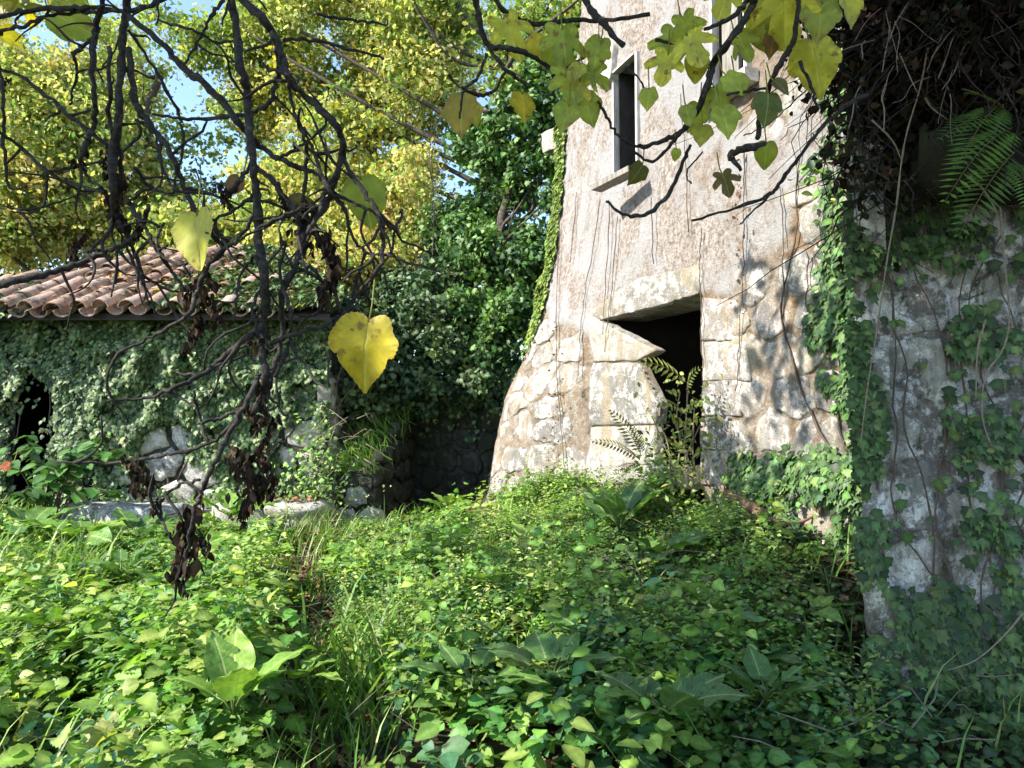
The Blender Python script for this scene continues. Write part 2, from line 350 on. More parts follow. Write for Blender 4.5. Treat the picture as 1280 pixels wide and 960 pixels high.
def leaf_meshes(tm, cols, mat, k=6):
    out = []
    for i in range(k):
        c = pal(1, [cols[i % len(cols)]])[0]
        me = mesh_np('leaf', tm[0], tm[1], np.tile(c, (len(tm[0]), 1))); me.materials.append(mat); out.append(me)
    return out
IVY_M = None
# ------------------------------------------------------------------ the ground
def wall_x(y): return 4.0-0.373*y
def ground_z(x, y):
    x = np.asarray(x, float); y = np.asarray(y, float)
    d = wall_x(y)-x                                   # distance to the tower wall
    g = .062*np.clip(y, -4, 9.0)+.34*sstep(1.9, .3, d)*sstep(2.6, 5.0, y)
    g = g-.30*np.exp(-(((x+1.15)/.9)**2+((y-8.9)/.8)**2))
    g = g-.07*np.exp(-((x+1.38+.30*(y-5))/.20)**2)*sstep(7.5, 5.5, y)   # trodden path
    return g+.10*(fbm(x*.8+20, y*.8+20, 0, 3)-.5)+.05*(fbm(x*4+9, y*4+3, 0, 2)-.5)
def ground_hit(px, py, lift=0.0):
    r = ray(px, py); t = 1.0
    while t < 40:
        p = EYE+r*t
        if p[2] < ground_z(p[0], p[1])+lift: return p
        t += .02
    return p
xs = np.concatenate([-np.geomspace(9, 900, 18)[::-1], np.arange(-8.8, 6, .14), np.geomspace(6, 900, 18)])
ys = np.concatenate([-np.geomspace(3, 500, 12)[::-1], np.arange(-2.8, 13, .14), np.geomspace(13.2, 1500, 22)])
GX, GY = np.meshgrid(xs, ys, indexing='ij'); GZ = ground_z(GX, GY)
nx, ny = GX.shape; idx = np.arange(nx*ny).reshape(nx, ny)
F = np.stack([idx[:-1, :-1], idx[1:, :-1], idx[1:, 1:], idx[:-1, 1:]], -1).reshape(-1, 4)
go = link('ground', mesh_np('ground', np.stack([GX, GY, GZ], -1).reshape(-1, 3), F, None, True), M_soil)
tag(go, 'bare brown soil under the undergrowth, rising towards the tower', None, None, 'structure')

# ------------------------------------------------------------------ tower wall surface
DIRW = np.array([-.373, 1, 0])/1.0673; NRM = np.array([-1, -.373, 0])/1.0673    # along the wall (away), outward
def batter(L, z):
    y = 9.03-L/1.0673
    f = sstep(6.7, 9.1, y)
    return f*np.interp(z, [0, .75, 1.29, 1.87, 2.36, 2.85, 3.53, 4.4, 5.3], [1.15, 1.0, .9, .77, .52, .344, .155, .05, 0.0])
def WS(L, z, d=0.0):
    L = np.asarray(L, float); z = np.asarray(z, float); y = 9.03-L/1.0673
    base = np.stack([4-.373*y, y, z], -1)
    return base+NRM*(np.asarray(d)+batter(L, z))[..., None]
def DN(L, Z): return .045*(fbm(np.asarray(L)*2.2, np.asarray(Z)*2.2, 1, 4)-.5)+.022*(fbm(np.asarray(L)*9, np.asarray(Z)*9, 2, 3)-.5)
def WS2(L, z, d=0.0): return WS(L, z, np.asarray(d)+DN(L, z))
def wallpix(px, py):
    off = 0.0
    for i in range(12):
        r = ray(px, py); p0 = np.array([4.0, 0, 0])+NRM*off
        t = np.dot(p0-EYE, NRM)/np.dot(r, NRM); p = EYE+r*t; q = p-NRM*off
        L = (9.03-q[1])*1.0673; off = .5*off+.5*float(batter(L, p[2]))
    return np.array([L, p[2]])
def inpoly(P, poly):
    P = np.asarray(P); x, y = P[..., 0], P[..., 1]; r = np.zeros(x.shape, bool); n = len(poly)
    for i in range(n):
        x1, y1 = poly[i]; x2, y2 = poly[(i+1) % n]
        c = ((y1 > y) != (y2 > y)) & (x < (x2-x1)*(y-y1)/(y2-y1+1e-12)+x1); r ^= c
    return r
# openings in wall coordinates
ZTOP = 8.0
dpx = [(752, 400), (877, 366), (877, 600), (820, 600), (822, 505), (800, 452), (822, 438)]
door = np.array([wallpix(*p) for p in dpx]); LJ = door[1][0]; door[2][0] = LJ; door[2][1] = .6; door[3][1] = .6
w1 = np.array([wallpix(770, 96), wallpix(800, 96), wallpix(800, 214), wallpix(767, 222)])
win1 = (w1[:, 0].min()+.02, w1[:, 0].max(), w1[2, 1]-.02, w1[0, 1]+.03)
w2 = np.array([wallpix(893, -60), wallpix(935, -60), wallpix(933, 96), wallpix(893, 96)])
win2 = (w2[:, 0].min(), w2[:, 0].max(), w2[2, 1], w2[0, 1])
print('door', door.round(2).tolist(), 'win', np.round(win1, 2), np.round(win2, 2))
LE = 5.6
def snap(arr, vals):
    arr = arr.copy()
    for v in vals: arr[np.argmin(abs(arr-v))] = v
    return arr
Ls = snap(np.arange(0, LE+.001, .032), [LJ, win1[0], win1[1], win2[0], win2[1]])
zs = snap(np.arange(.1, ZTOP, .032), [win1[2], win1[3], win2[2], win2[3]])
LG, ZG = np.meshgrid(Ls, zs, indexing='ij')
def top_z(L):        # ragged broken top near the far corner
    return 5.25+sstep(.05, 1.15, L)*2.9+.25*(fbm(L*3, L*0+4, 0, 3)-.5)*2
# where the plaster is gone (1 = bare)
def bare(L, z):
    n = fbm(L*1.3+4, z*1.3+8, 0, 4)-.5
    lim = 2.55+.35*sstep(2.8, 4.2, L)+n*1.5
    return np.maximum(sstep(lim+.07, lim-.07, z), sstep(.60, .64, fbm(np.asarray(L)*1.4+9, np.asarray(z)*1.4+2, 3, 4))*sstep(2.6, 3.2, L)*sstep(5.0, 4.2, z))
B = bare(LG, ZG)
D = .014*(1-B)+DN(LG, ZG)+B*.016*(fbm(LG*14, ZG*14, 3, 3)-.5)-.004*B
V = WS(LG, ZG, D)
idx = np.arange(LG.size).reshape(LG.shape)
Lc = (LG[:-1, :-1]+LG[1:, 1:])/2; Zc = (ZG[:-1, :-1]+ZG[1:, 1:])/2
keep = Zc < top_z(Lc)
keep &= ~inpoly(np.stack([Lc, Zc], -1), door)
for w in (win1, win2): keep &= ~((Lc > w[0]) & (Lc < w[1]) & (Zc > w[2]) & (Zc < w[3]))
F = np.stack([idx[:-1, :-1], idx[:-1, 1:], idx[1:, 1:], idx[1:, :-1]], -1)[keep]
tower = empty('ruined_tower')
tag(tower, 'ruined tower of pinkish plastered rubble masonry with a dark doorway', 'tower')
link('plaster_face', mesh_np('plaster_face', V.reshape(-1, 3), F, np.stack([B]*3, -1).reshape(-1, 3), True), M_plaster, tower)
# thickness: end wall at the far corner, back walls, room, slab
mb = MB()
def wbox(L0, L1, d0, d1, z0, z1):          # box in wall coordinates (d = depth behind the face)
    c = np.array([(L0+L1)/2, 0, (z0+z1)/2]); y = 9.03-c[0]/1.0673
    ctr = np.array([4-.373*y, y, c[2]])-NRM*(d0+d1)/2
    mb.box(ctr, abs(L1-L0)/2, abs(d1-d0)/2, (z1-z0)/2, [DIRW, NRM, (0, 0, 1)])
wbox(-.05, 1.1, .06, .75, .1, 5.1)                 # far corner pier
wbox(1.1, LE, 3.9, 4.3, .1, 7.9)                   # back wall of the room
wbox(.55, 1.1, .75, 4.3, .1, 7.9)                  # far end wall
wbox(LE-.3, LE, .06, 4.3, .1, 7.9)                 # near end wall
wbox(.9, LE, .06, 4.3, 7.5, 7.9)                   # upper floor slab
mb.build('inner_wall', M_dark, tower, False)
# curved flare of the far corner (side face of the batter)
zz = np.linspace(.1, 5.2, 60); mbb = MB()
Pf = WS(np.zeros(60), zz, .0); Pb = np.stack([np.full(60, .63), np.full(60, 9.03), zz], -1)-NRM*.8
mbb.add(np.vstack([Pf, Pb]), [(i, i+1, 61+i, 60+i) for i in range(59)])
mbb.build('corner_face', M_mortar, tower)

# ------------------------------------------------------------------ stones as separate blocks
def voronoi_cells(w, h, cw, ch, jit=.36, seed=1, mask=None, row_off=.5):
    r = random.Random(seed); S = []
    rows = int(h/ch)+3; cols = int(w/cw)+3
    for j in range(-1, rows):
        k = -1.0
        while k < cols:
            S.append(((k+(row_off if j % 2 else 0)+r.uniform(-jit, jit))*cw, (j+r.uniform(-jit, jit)*.7)*ch)); k += r.choice([.7, 1, 1, 1.35])
    S = np.array(S); out = []
    for i, s in enumerate(S):
        if not (0 <= s[0] <= w and 0 <= s[1] <= h): continue
        if mask is not None and not mask(s[0], s[1]): continue
        q = (S-s)*[1, cw/ch]; d = np.hypot(q[:, 0], q[:, 1]); o = np.argsort(d)[1:22]
        poly = [(-cw*2, -ch*2), (cw*2, -ch*2), (cw*2, ch*2), (-cw*2, ch*2)]
        for t in o:
            m = (S[t]-s)/2; nn = (S[t]-s)*[1, (cw/ch)**2]; c = np.dot(m, nn); new = []
            for a in range(len(poly)):
                p, q2 = np.array(poly[a]), np.array(poly[(a+1) % len(poly)]); dp, dq = np.dot(p, nn)-c, np.dot(q2, nn)-c
                if dp <= 0: new.append(tuple(p))
                if dp*dq < 0: new.append(tuple(p+(q2-p)*dp/(dp-dq)))
            poly = new
            if len(poly) < 3: break
        if len(poly) >= 3: out.append((s, np.array(poly)))
    return out
def smooth_poly(P, it=1, n=16):
    for _ in range(it):
        Q = []
        for i in range(len(P)):
            a, b = P[i], P[(i+1) % len(P)]; Q += [a*.86+b*.14, a*.14+b*.86]
        P = np.array(Q)
    # resample to n points
    seg = np.linalg.norm(np.roll(P, -1, 0)-P, axis=1); cum = np.concatenate([[0], np.cumsum(seg)]); T = np.linspace(0, cum[-1], n, endpoint=False)
    PP = np.vstack([P, P[:1]]); return np.stack([np.interp(T, cum, PP[:, 0]), np.interp(T, cum, PP[:, 1])], -1)
def stone_mesh(poly, surf, d, depth=.08, joint=.018, n=16, it=1, rough=.02, ctr=None, bevel=.2, nm='stone'):
    """poly in surface coords (k,2); surf(u,v,d)->xyz"""
    c = poly.mean(0) if ctr is None else ctr
    P = smooth_poly(poly, it, n) if it >= 0 else poly
    n = len(P)
    R = np.linalg.norm(P-c, axis=1); P = c+(P-c)*np.maximum(.2, (R-joint)/R)[:, None]
    P = P+rough*(rng.random(P.shape)-.5)
    rings = [(1.0, -depth), (1.0, d-.022), (1-bevel*.35, d-.006), (1-bevel*1.6, d), (.55, d+.002), (.3, d)]
    V = []; 
    for s, h in rings:
        Q = c+(P-c)*s; hh = h+(rough*.9*(fbm(Q[:, 0]*5+31, Q[:, 1]*5+17, 0, 3)-.5)*2 if h > -.05 else 0)
        V.append(surf(Q[:, 0], Q[:, 1], hh))
    V.append(surf(np.array([c[0]]), np.array([c[1]]), np.array([d])))
    F = []
    for r in range(len(rings)-1):
        F += [(r*n+k, r*n+(k+1) % n, (r+1)*n+(k+1) % n, (r+1)*n+k) for k in range(n)]
    r = len(rings)-1; F += [(r*n+k, r*n+(k+1) % n, (r+1)*n) for k in range(n)]
    return mesh_np(nm, np.vstack(V), F, None, True)
def add_stone(parent, mesh, mat, name='stone'):
    return link(name, mesh, mat, parent)

dcx = door.copy()
def near_door(u, v):
    x0, x1 = door[0][0]-.16, LJ+.03
    return (x0 < u < x1 and v < door[1][1]+.42)
cells = voronoi_cells(LE, 4.2, .40, .30, .30, 5, lambda u, v: (not near_door(u, v)) and v > .5 and bare(np.array(u), np.array(v)) > .5 and not (win1[0]-.1 < u < win1[1]+.1 and v > win1[2]-.1))
cnt = 0
for s, poly in cells:
    P = poly+s
    P[:, 0] = np.clip(P[:, 0], .02, LE)
    if np.any(inpoly(P, door)): continue
    near = s[0] > LJ
    sc = random.uniform(.90, 1.0)
    me = stone_mesh(s+(P-s)*sc, WS2, random.uniform(.003, .013), .1, .005, 26, 1, .030, None, .08)
    add_stone(tower, me, (M_pale if random.random() < .6 else M_stone) if s[0] < 2 else (M_stone if random.random() < .55 else M_dress)); cnt += 1
print('tower stones', cnt)
# lintel, jamb stones: dressed blocks framing the doorway, 0.6 m deep
def block(name, pix, d, depth, mat, bevel=.04, label=None, wallc=None):
    P = np.array([wallpix(*p) for p in pix]) if wallc is None else np.array(wallc)
    # refine edges
    Q = []
    for i in range(len(P)):
        a, b = P[i], P[(i+1) % len(P)]; k = max(1, int(np.linalg.norm(b-a)/.07))
        for t in range(k): Q.append(a+(b-a)*t/k)
    Q = np.array(Q); Q += .012*(rng.random(Q.shape)-.5)
    c = P.mean(0); n = len(Q); V = []
    for s, h in [(1, -depth), (1, d-.014), (.98, d-.002), (.90, d), (.7, d+.002), (.4, d+.002)]:
        A = c+(Q-c)*s; V.append(WS2(A[:, 0], A[:, 1], h+(.022*(fbm(A[:, 0]*8, A[:, 1]*8, 4, 4)-.5)*2 if h > -.03 else 0)))
    V.append(WS(c[0:1], c[1:2], d+.008)); F = []
    for r in range(5): F += [(r*n+k, r*n+(k+1) % n, (r+1)*n+(k+1) % n, (r+1)*n+k) for k in range(n)]
    F += [(5*n+k, 5*n+(k+1) % n, 6*n) for k in range(n)]
    o = link(name, mesh_np(name, np.vstack(V), F, None, True), mat, tower)
    if label: o['label'] = label
    return o
block('lintel', [(740, 388), (752, 400), (877, 366), (881, 330), (800, 348)], .026, .50, M_dress, label='pale stone lintel over the doorway')
block('jamb_stone', [(752, 401), (822, 438), (800, 451), (742, 452), (738, 390)], .024, .10, M_dress)
block('jamb_stone', [(742, 454), (800, 453), (822, 505), (820, 530), (738, 532)], .020, .10, M_dress)
block('jamb_stone', [(738, 534), (820, 532), (820, 605), (734, 605)], .024, .08, M_dress)
for (a, b) in ((372, 425), (427, 476), (478, 520), (523, 562), (564, 606)):
    w = random.uniform(28, 60)
    block('jamb_stone', [(879, a), (879+w, a+random.uniform(-4, 4)), (879+w+4, b), (879, b)], random.uniform(.012, .022), .5, M_stone)
# windows
def window(w, mat, shutters):
    L0, L1, z0, z1 = w
    f = MB()
    def wb(m, a0, a1, d0, d1, c0, c1):
        Lc_ = (a0+a1)/2; y = 9.03-Lc_/1.0673
        ctr = np.array([4-.373*y, y, (c0+c1)/2])+NRM*((d0+d1)/2+float(batter(Lc_, (c0+c1)/2)))
        m.box(ctr, abs(a1-a0)/2, abs(d1-d0)/2, abs(c1-c0)/2, [DIRW, NRM, (0, 0, 1)])
    t = .022
    wb(f, L0-.012, L0+t, -.02, .035, z0+.002, z1); wb(f, L1-t, L1+.015, -.02, .045, z0+.002, z1)
    wb(f, L0+t, L1-t, -.016, .066, z1-t, z1)
    o = f.build('window_frame', mat, tower, False)
    m2 = MB(); wb(m2, L0, L0+.04, -.30, -.022, z0, z1); m2.build('window_reveal', M_dark, tower, False)
    return wb
wb = window(win1, M_paint, True)
s = MB(); y = 9.03-(win1[0]+win1[1])/2/1.0673
a, b = at_y(745, 236, 7.45), at_y(792, 212, 7.0)
ax0 = norm(b-a); ax2 = np.array([0, 0, 1.0]); ax1 = norm(np.cross(ax2, ax0)); ax2 = np.cross(ax0, ax1)
s.box((a+b)/2, np.linalg.norm(b-a)/2, .07, .028, [ax0, ax1, ax2])
o = s.build('window_sill', M_wood, tower, False); o['label'] = 'tilted grey wooden sill board hanging out of the narrow window'
wb = window(win2, M_paint, True)
s = MB(); wb(s, win2[0]-.08, win2[1]+.1, .0, .13, win2[2]-.10, win2[2]-.002); s.build('window_sill', M_white, tower, False)
s = MB(); wb(s, win2[0]+.09, win2[0]+.30, -.05, -.015, win2[2]+.02, win2[3]-.08)
o = s.build('shutter', M_wood, tower, False); o['label'] = 'grey board shutter standing half open'
# white patch of render blocks under the upper window, broken top blocks
for (p, mt) in (([(752, 62), (775, 50), (772, 100), (757, 112)], M_white), ([(683, 168), (700, 160), (704, 186), (686, 192)], M_dress)):
    block('quoin_stone', p, .09, .4, mt)
# threshold
block('threshold', [(818, 584), (880, 584), (880, 612), (816, 612)], .10, .6, M_dress)

# ------------------------------------------------------------------ right buttress (near, in shade)
BC = np.array([1.72, 3.62, 0]); BD = norm(np.array([1.5, -.28, 0])); BN = norm(np.array([-.28, -1.5, 0]))
def BS(u, v, d=0.0):
    u = np.asarray(u, float); v = np.asarray(v, float)
    lean = .10*sstep(2.2, .2, v)                       # slightly flared foot
    return BC+BD*u[..., None]+np.array([0, 0, 1.0])*v[..., None]+BN*(np.asarray(d)+lean)[..., None]
butt = empty('stone_buttress')
tag(butt, 'shaded grey rubble buttress overgrown with ivy, nearer than the tower', 'buttress')
us = np.arange(0, 3.2, .03); vs = np.arange(-.1, 4.2, .03); UG, VG = np.meshgrid(us, vs, indexing='ij')
def bedge(UG, VG):
    UG = np.asarray(UG, float); VG = np.asarray(VG, float); return (.16*(fbm(VG*1.5, VG*0+2, 0, 4)-.5)+.10*sstep(1.2, .2, VG))*np.exp(-UG/.5)
edge = bedge(UG, VG)
D = -.004+.09*(fbm(UG*3, VG*3, 5, 4)-.5)+.03*(fbm(UG*12, VG*12, 6, 3)-.5)-.10*np.exp(-UG/.06)+.02*(fbm(UG*30, VG*30, 7, 2)-.5)
V = BS(UG+edge, VG, D); idx = np.arange(UG.size).reshape(UG.shape)
F = np.stack([idx[:-1, :-1], idx[1:, :-1], idx[1:, 1:], idx[:-1, 1:]], -1).reshape(-1, 4)
link('mortar_face', mesh_np('mortar_face', V.reshape(-1, 3), F, None, True), M_gmort, butt)
m = MB(); m.box(BC+BD*2.35-BN*.62+np.array([0, 0, 2.0]), 1.57, .5, 2.1, [BD, BN, (0, 0, 1)]); m.build('core', M_mortar, butt, False)
def DB(u, v): return .09*(fbm(np.asarray(u)*3, np.asarray(v)*3, 5, 4)-.5)+.03*(fbm(np.asarray(u)*12, np.asarray(v)*12, 6, 3)-.5)-.10*np.exp(-np.maximum(np.asarray(u), 0)/.06)
def BS2(u, v, d=0.0): return BS(np.asarray(u)+bedge(u, v), v, np.asarray(d)+DB(u, v))
def bmask(u, v): return v > .02
nb = 0
for s, poly in voronoi_cells(3.1, 4.0, .23, .31, .40, 21, bmask):
    P = poly+s; P[:, 0] = np.maximum(P[:, 0], .0)
    me = stone_mesh(s+(P-s)*random.uniform(.88, 1.0), BS2, random.uniform(.0, .016), .12, .005, 26, 1, .035, None, .08)
    add_stone(butt, me, M_grey); nb += 1
# left flank of the buttress: blocks seen edge-on
FD = norm(np.array([.55, 1.0, 0])); FN = norm(np.array([-1.0, .55, 0]))
def FS(u, v, d=0.0):
    u = np.asarray(u, float); v = np.asarray(v, float)
    return BC+FD*u[..., None]+np.array([0, 0, 1.0])*v[..., None]+FN*(np.asarray(d))[..., None]
for s, poly in voronoi_cells(1.1, 4.0, .3, .36, .3, 23):
    me = stone_mesh(s+poly*.93, FS, .02, .12, .012, 14, 1, .03); add_stone(butt, me, M_grey); nb += 1
print('buttress stones', nb)
# projecting ledge stone on the buttress
m = MB(); lc = BC+BD*.95+BN*.16+np.array([0, 0, 2.83])
V = []; n = 14
for t in np.linspace(-1, 1, 9):
    for k in range(n):
        a = 2*math.pi*k/n; rr = (1-.25*abs(t)**3)
        ca, sa = math.cos(a), math.sin(a); q = (abs(ca)**3+abs(sa)**3)**(-1/3)
        p = lc+BD*t*.78+BN*(.34*rr*ca*q)+np.array([0, 0, .17*rr*sa*q+.03*t]); p = p+.05*(rng.random(3)-.5); V.append(p)
m.add(V, [(i*n+k, i*n+(k+1) % n, (i+1)*n+(k+1) % n, (i+1)*n+k) for i in range(8) for k in range(n)]+[tuple(range(n-1, -1, -1)), tuple(8*n+k for k in range(n))])
o = m.build('ledge_stone', M_shade, butt); o['label'] = 'dark projecting slab high on the buttress'  # shade under the overhang given as dark stone colour

# ------------------------------------------------------------------ outbuilding with tiled roof
OB = empty('stone_outbuilding')
tag(OB, 'low stone outbuilding with a clay tile roof, its walls hidden under ivy', 'outbuilding')
OY = 8.6; OX0, OX1 = -7.4, -2.16; EZ = 2.86; NF = np.array([0, -1.0, 0])
def OS(u, v, d=0.0):
    u = np.asarray(u, float); v = np.asarray(v, float)
    return np.stack([OX0+u, OY+0*u+.02*u, v], -1)+NF*np.asarray(d)[..., None] if np.ndim(d) else np.stack([OX0+u, OY+.02*u+0*v-d, v], -1)
OW = OX1-OX0
dr = [(at_y(18, 500, OY)[0]-OX0), (at_y(70, 500, OY)[0]-OX0)]      # dark doorway
us = snap(np.arange(0, OW+.001, .05), [dr[0], dr[1], OW]); vs = np.arange(.3, 2.85, .05); UG, VG = np.meshgrid(us, vs, indexing='ij')
V = OS(UG, VG, .06*(fbm(UG*3, VG*3, 9, 4)-.5)); idx = np.arange(UG.size).reshape(UG.shape)
Uc = (UG[:-1, :-1]+UG[1:, 1:])/2; Vc = (VG[:-1, :-1]+VG[1:, 1:])/2
keep = ~((Uc > dr[0]) & (Uc < dr[1]) & (Vc < 2.2))
F = np.stack([idx[:-1, :-1], idx[1:, :-1], idx[1:, 1:], idx[:-1, 1:]], -1)[keep]
link('front_wall', mesh_np('front_wall', V.reshape(-1, 3), F, None, True), M_shade, OB)  # wall toned dark for the shade between the ivy leaves
m = MB(); m.box(((OX0+OX1)/2, OY+4.4, 1.5), OW/2, .2, 1.3); m.box((OX0+.2, OY+2.25, 1.5), .2, 2.1, 1.3)
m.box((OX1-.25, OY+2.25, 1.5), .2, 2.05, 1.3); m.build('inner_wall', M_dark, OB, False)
ns = 0
for s, poly in voronoi_cells(OW, 2.4, .42, .36, .28, 31, lambda u, v: v > .35 and not (dr[0]-.2 < u < dr[1]+.2 and v < 2.2)):
    P = poly+s; P[:, 0] = np.clip(P[:, 0], 0, OW)
    me = stone_mesh(s+(P-s)*.93, OS, random.uniform(.03, .045), .1, .010, 16, 0, .035); xx = OX0+s[0]; lit_ = any(np.hypot((xx-at_y(a_, b_, OY)[0])/.62, (s[1]-at_y(a_, b_, OY)[2])/.62) < 1 for a_, b_ in ((205, 575), (375, 565), (232, 600))); add_stone(OB, me, M_white if lit_ else M_shade); ns += 1  # pale stones in the open patches, shade-toned ones under the ivy
# right end wall blocks
RX = OX1
def RS(u, v, d=0.0):
    u = np.asarray(u, float); v = np.asarray(v, float)
    return np.stack([RX+np.asarray(d)+0*u, OY+.12+u, v], -1)
for s, poly in voronoi_cells(4.0, 2.3, .5, .4, .25, 33):
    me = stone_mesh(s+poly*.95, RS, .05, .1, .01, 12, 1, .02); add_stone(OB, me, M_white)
# roof: hipped at the left, barrel tiles in columns
roof_m = MB(); EY = OY-.28; RYY = OY+2.15; RZ = 4.05; slope = (RZ-EZ)/(RYY-EY)
hipx = -5.95; ridx0, ridx1 = -5.6, -2.9
def roof_top(x):
    if x < -5.3: return max(.0, 1-(-5.3-x)/1.9)
    if x > -4.1: return max(.12, 1-(x+4.1)/1.9)
    return 1.0
rv = [(OX0-.2, EY, EZ-.03), (OX1+.1, EY, EZ-.03), (-4.1, RYY, RZ-.03), (-5.3, RYY, RZ-.03)]
rb = [(x, y, z-.07) for x, y, z in rv]
back = [(OX1+.1, RYY+2.4, EZ-.03), (OX0-.2, RYY+2.4, EZ-.03)]
roof_m.add(rv+rb+back, [(0, 1, 2, 3), (7, 6, 5, 4), (0, 4, 5, 1), (1, 5, 6, 2), (3, 2, 8, 9), (0, 3, 9), (1, 8, 2)])
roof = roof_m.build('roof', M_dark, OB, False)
def barrel(r0, r1, ln, th=.014, up=1, seg=8):
    V = []; 
    for (y, r) in ((0, r0), (ln, r1)):
        for rr in (r, r-th):
            for k in range(seg+1):
                a = math.pi*k/seg; V.append((rr*math.cos(a), y, up*rr*math.sin(a)*.85))
    n = seg+1; F = []
    for k in range(seg):
        F += [(k, k+1, 2*n+k+1, 2*n+k), (n+k+1, n+k, 3*n+k, 3*n+k+1), (k+1, k, n+k, n+k+1), (2*n+k, 2*n+k+1, 3*n+k+1, 3*n+k)]
    F += [(0, 2*n, 3*n, n), (seg, n+seg, 3*n+seg, 2*n+seg)]
    me = mesh_np('roof_tile', V, F, None, True); me.materials.append(M_tile)
    try: me.set_sharp_from_angle(angle=math.radians(50))
    except Exception: pass
    return me
cover = barrel(.105, .085, .46); chan = barrel(.10, .12, .46, up=-1)
ang = math.atan(slope); SL = math.hypot(RYY-EY, RZ-EZ); rows = int(SL/.36)+1
nt_ = 0; x = OX0
ci = 0
while x < OX1-.62:
    tp = roof_top(x)
    for r in range(rows):
        t0 = r*.36/SL
        if t0 > tp: break
        for kind, me, dx, dz in (('c', cover, 0, .055), ('h', chan, .14, .045)):
            if kind == 'h' and r > 4: continue
            if nt_ >= 292: break
            o = bpy.data.objects.new('roof_tile', me); C.objects.link(o); o.parent = roof
            yy = EY-.10+r*.36*math.cos(ang); zz = EZ+r*.36*math.sin(ang)-.10*math.sin(ang)
            jx, jr = random.uniform(-.018, .018), random.uniform(-.05, .05)
            sink = .34*(fbm(np.array(x*.7), np.array(r*.5), 0, 2)-.5)
            o.location = (x+dx+jx, yy+random.uniform(-.03, .03), zz+dz+float(sink)*.6+random.uniform(-.008, .012))
            o.rotation_euler = (ang+random.uniform(-.06, .04), random.uniform(-.12, .12), jr*1.8); nt_ += 1
    x += .28
print('tiles', nt_)
# ridge tiles
for i in range(3):
    o = bpy.data.objects.new('ridge_tile', cover); C.objects.link(o); o.parent = roof
    o.location = (-5.3+i*.40, RYY, RZ+.02); o.rotation_euler = (0, 0, -math.pi/2+random.uniform(-.08, .08)); o.scale = (1.3, 1, 1.2)

# ------------------------------------------------------------------ broken wall between outbuilding and tower, and back wall
def free_wall(name, label, A, Bp, z0, ztop, thick, mat, seed, cw=.34, ch=.28, cat='wall', front=True):
    """rubble wall from A to B (front face), ztop = function of u"""
    A = np.array([*A, 0.0]); Bp = np.array([*Bp, 0.0]); Wd = np.linalg.norm(Bp-A); dd = (Bp-A)/Wd; nn = np.array([dd[1], -dd[0], 0])
    root = empty(name); tag(root, label, cat)
    def S(u, v, d=0.0):
        u = np.asarray(u, float); v = np.asarray(v, float)
        return A+dd*u[..., None]+np.array([0, 0, 1.0])*v[..., None]+nn*np.asarray(d+0*u)[..., None]
    m = MB(); k = 18; U = np.linspace(0, Wd, k); V = []
    for u in U:
        zt = ztop(u)-.04
        V += [S(u, z0, -.03), S(u, zt, -.03), S(u, zt, -thick), S(u, z0, -thick)]
    F = []
    for i in range(k-1):
        a = i*4; b = a+4; F += [(a, b, b+1, a+1), (a+1, b+1, b+2, a+2), (a+2, b+2, b+3, a+3)]
    F += [(0, 1, 2, 3), (4*k-4, 4*k-1, 4*k-2, 4*k-3)]
    m.add(np.array(V).reshape(-1, 3), F); m.build('wall_core', M_shade if mat is M_shade else M_mortar, root, False)
    for s, poly in voronoi_cells(Wd, 3.2, cw, ch, .3, seed, lambda u, v: v > z0 and v < ztop(u)-.05):
        P = poly+s; P[:, 0] = np.clip(P[:, 0], 0, Wd); P[:, 1] = np.minimum(P[:, 1], ztop(s[0])+.05)
        add_stone(root, stone_mesh(s+(P-s)*.92, S, random.uniform(.015, .04), .1, .010, 16, 0, .04), mat)
    return root, S, Wd
bw, BWS, BWd = free_wall('back_wall', 'dark shaded rubble wall in the recess between outbuilding and tower', (-2.0, 10.15), (.55, 9.55), .1, lambda u: 2.25-.1*u+.12*math.sin(u*5), .5, M_shade, 41)  # deep shade of the recess painted into the stone colour
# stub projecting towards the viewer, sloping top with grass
st, STS, STW = free_wall('wall_stub', 'broken stub of rubble wall with sunlit end and grass on its sloping top', (-1.55, 8.35), (-1.30, 10.0), .1, lambda u: 1.02+u*.62, .36, M_shade, 43, .3, .25)  # right side toned dark for its shade
# lit end/left face of the stub
def ES(u, v, d=0.0):
    u = np.asarray(u, float); v = np.asarray(v, float)
    return np.array([-1.90, 8.40, 0])+np.array([1.0, -.14, 0])*u[..., None]+np.array([0, 0, 1.0])*v[..., None]+np.array([-.1, -1, 0])*np.asarray(d+0*u)[..., None]
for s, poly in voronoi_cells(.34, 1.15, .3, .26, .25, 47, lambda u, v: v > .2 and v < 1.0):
    add_stone(st, stone_mesh(s+poly*.9, ES, .05, .12, .012, 14, 1, .03), M_white)
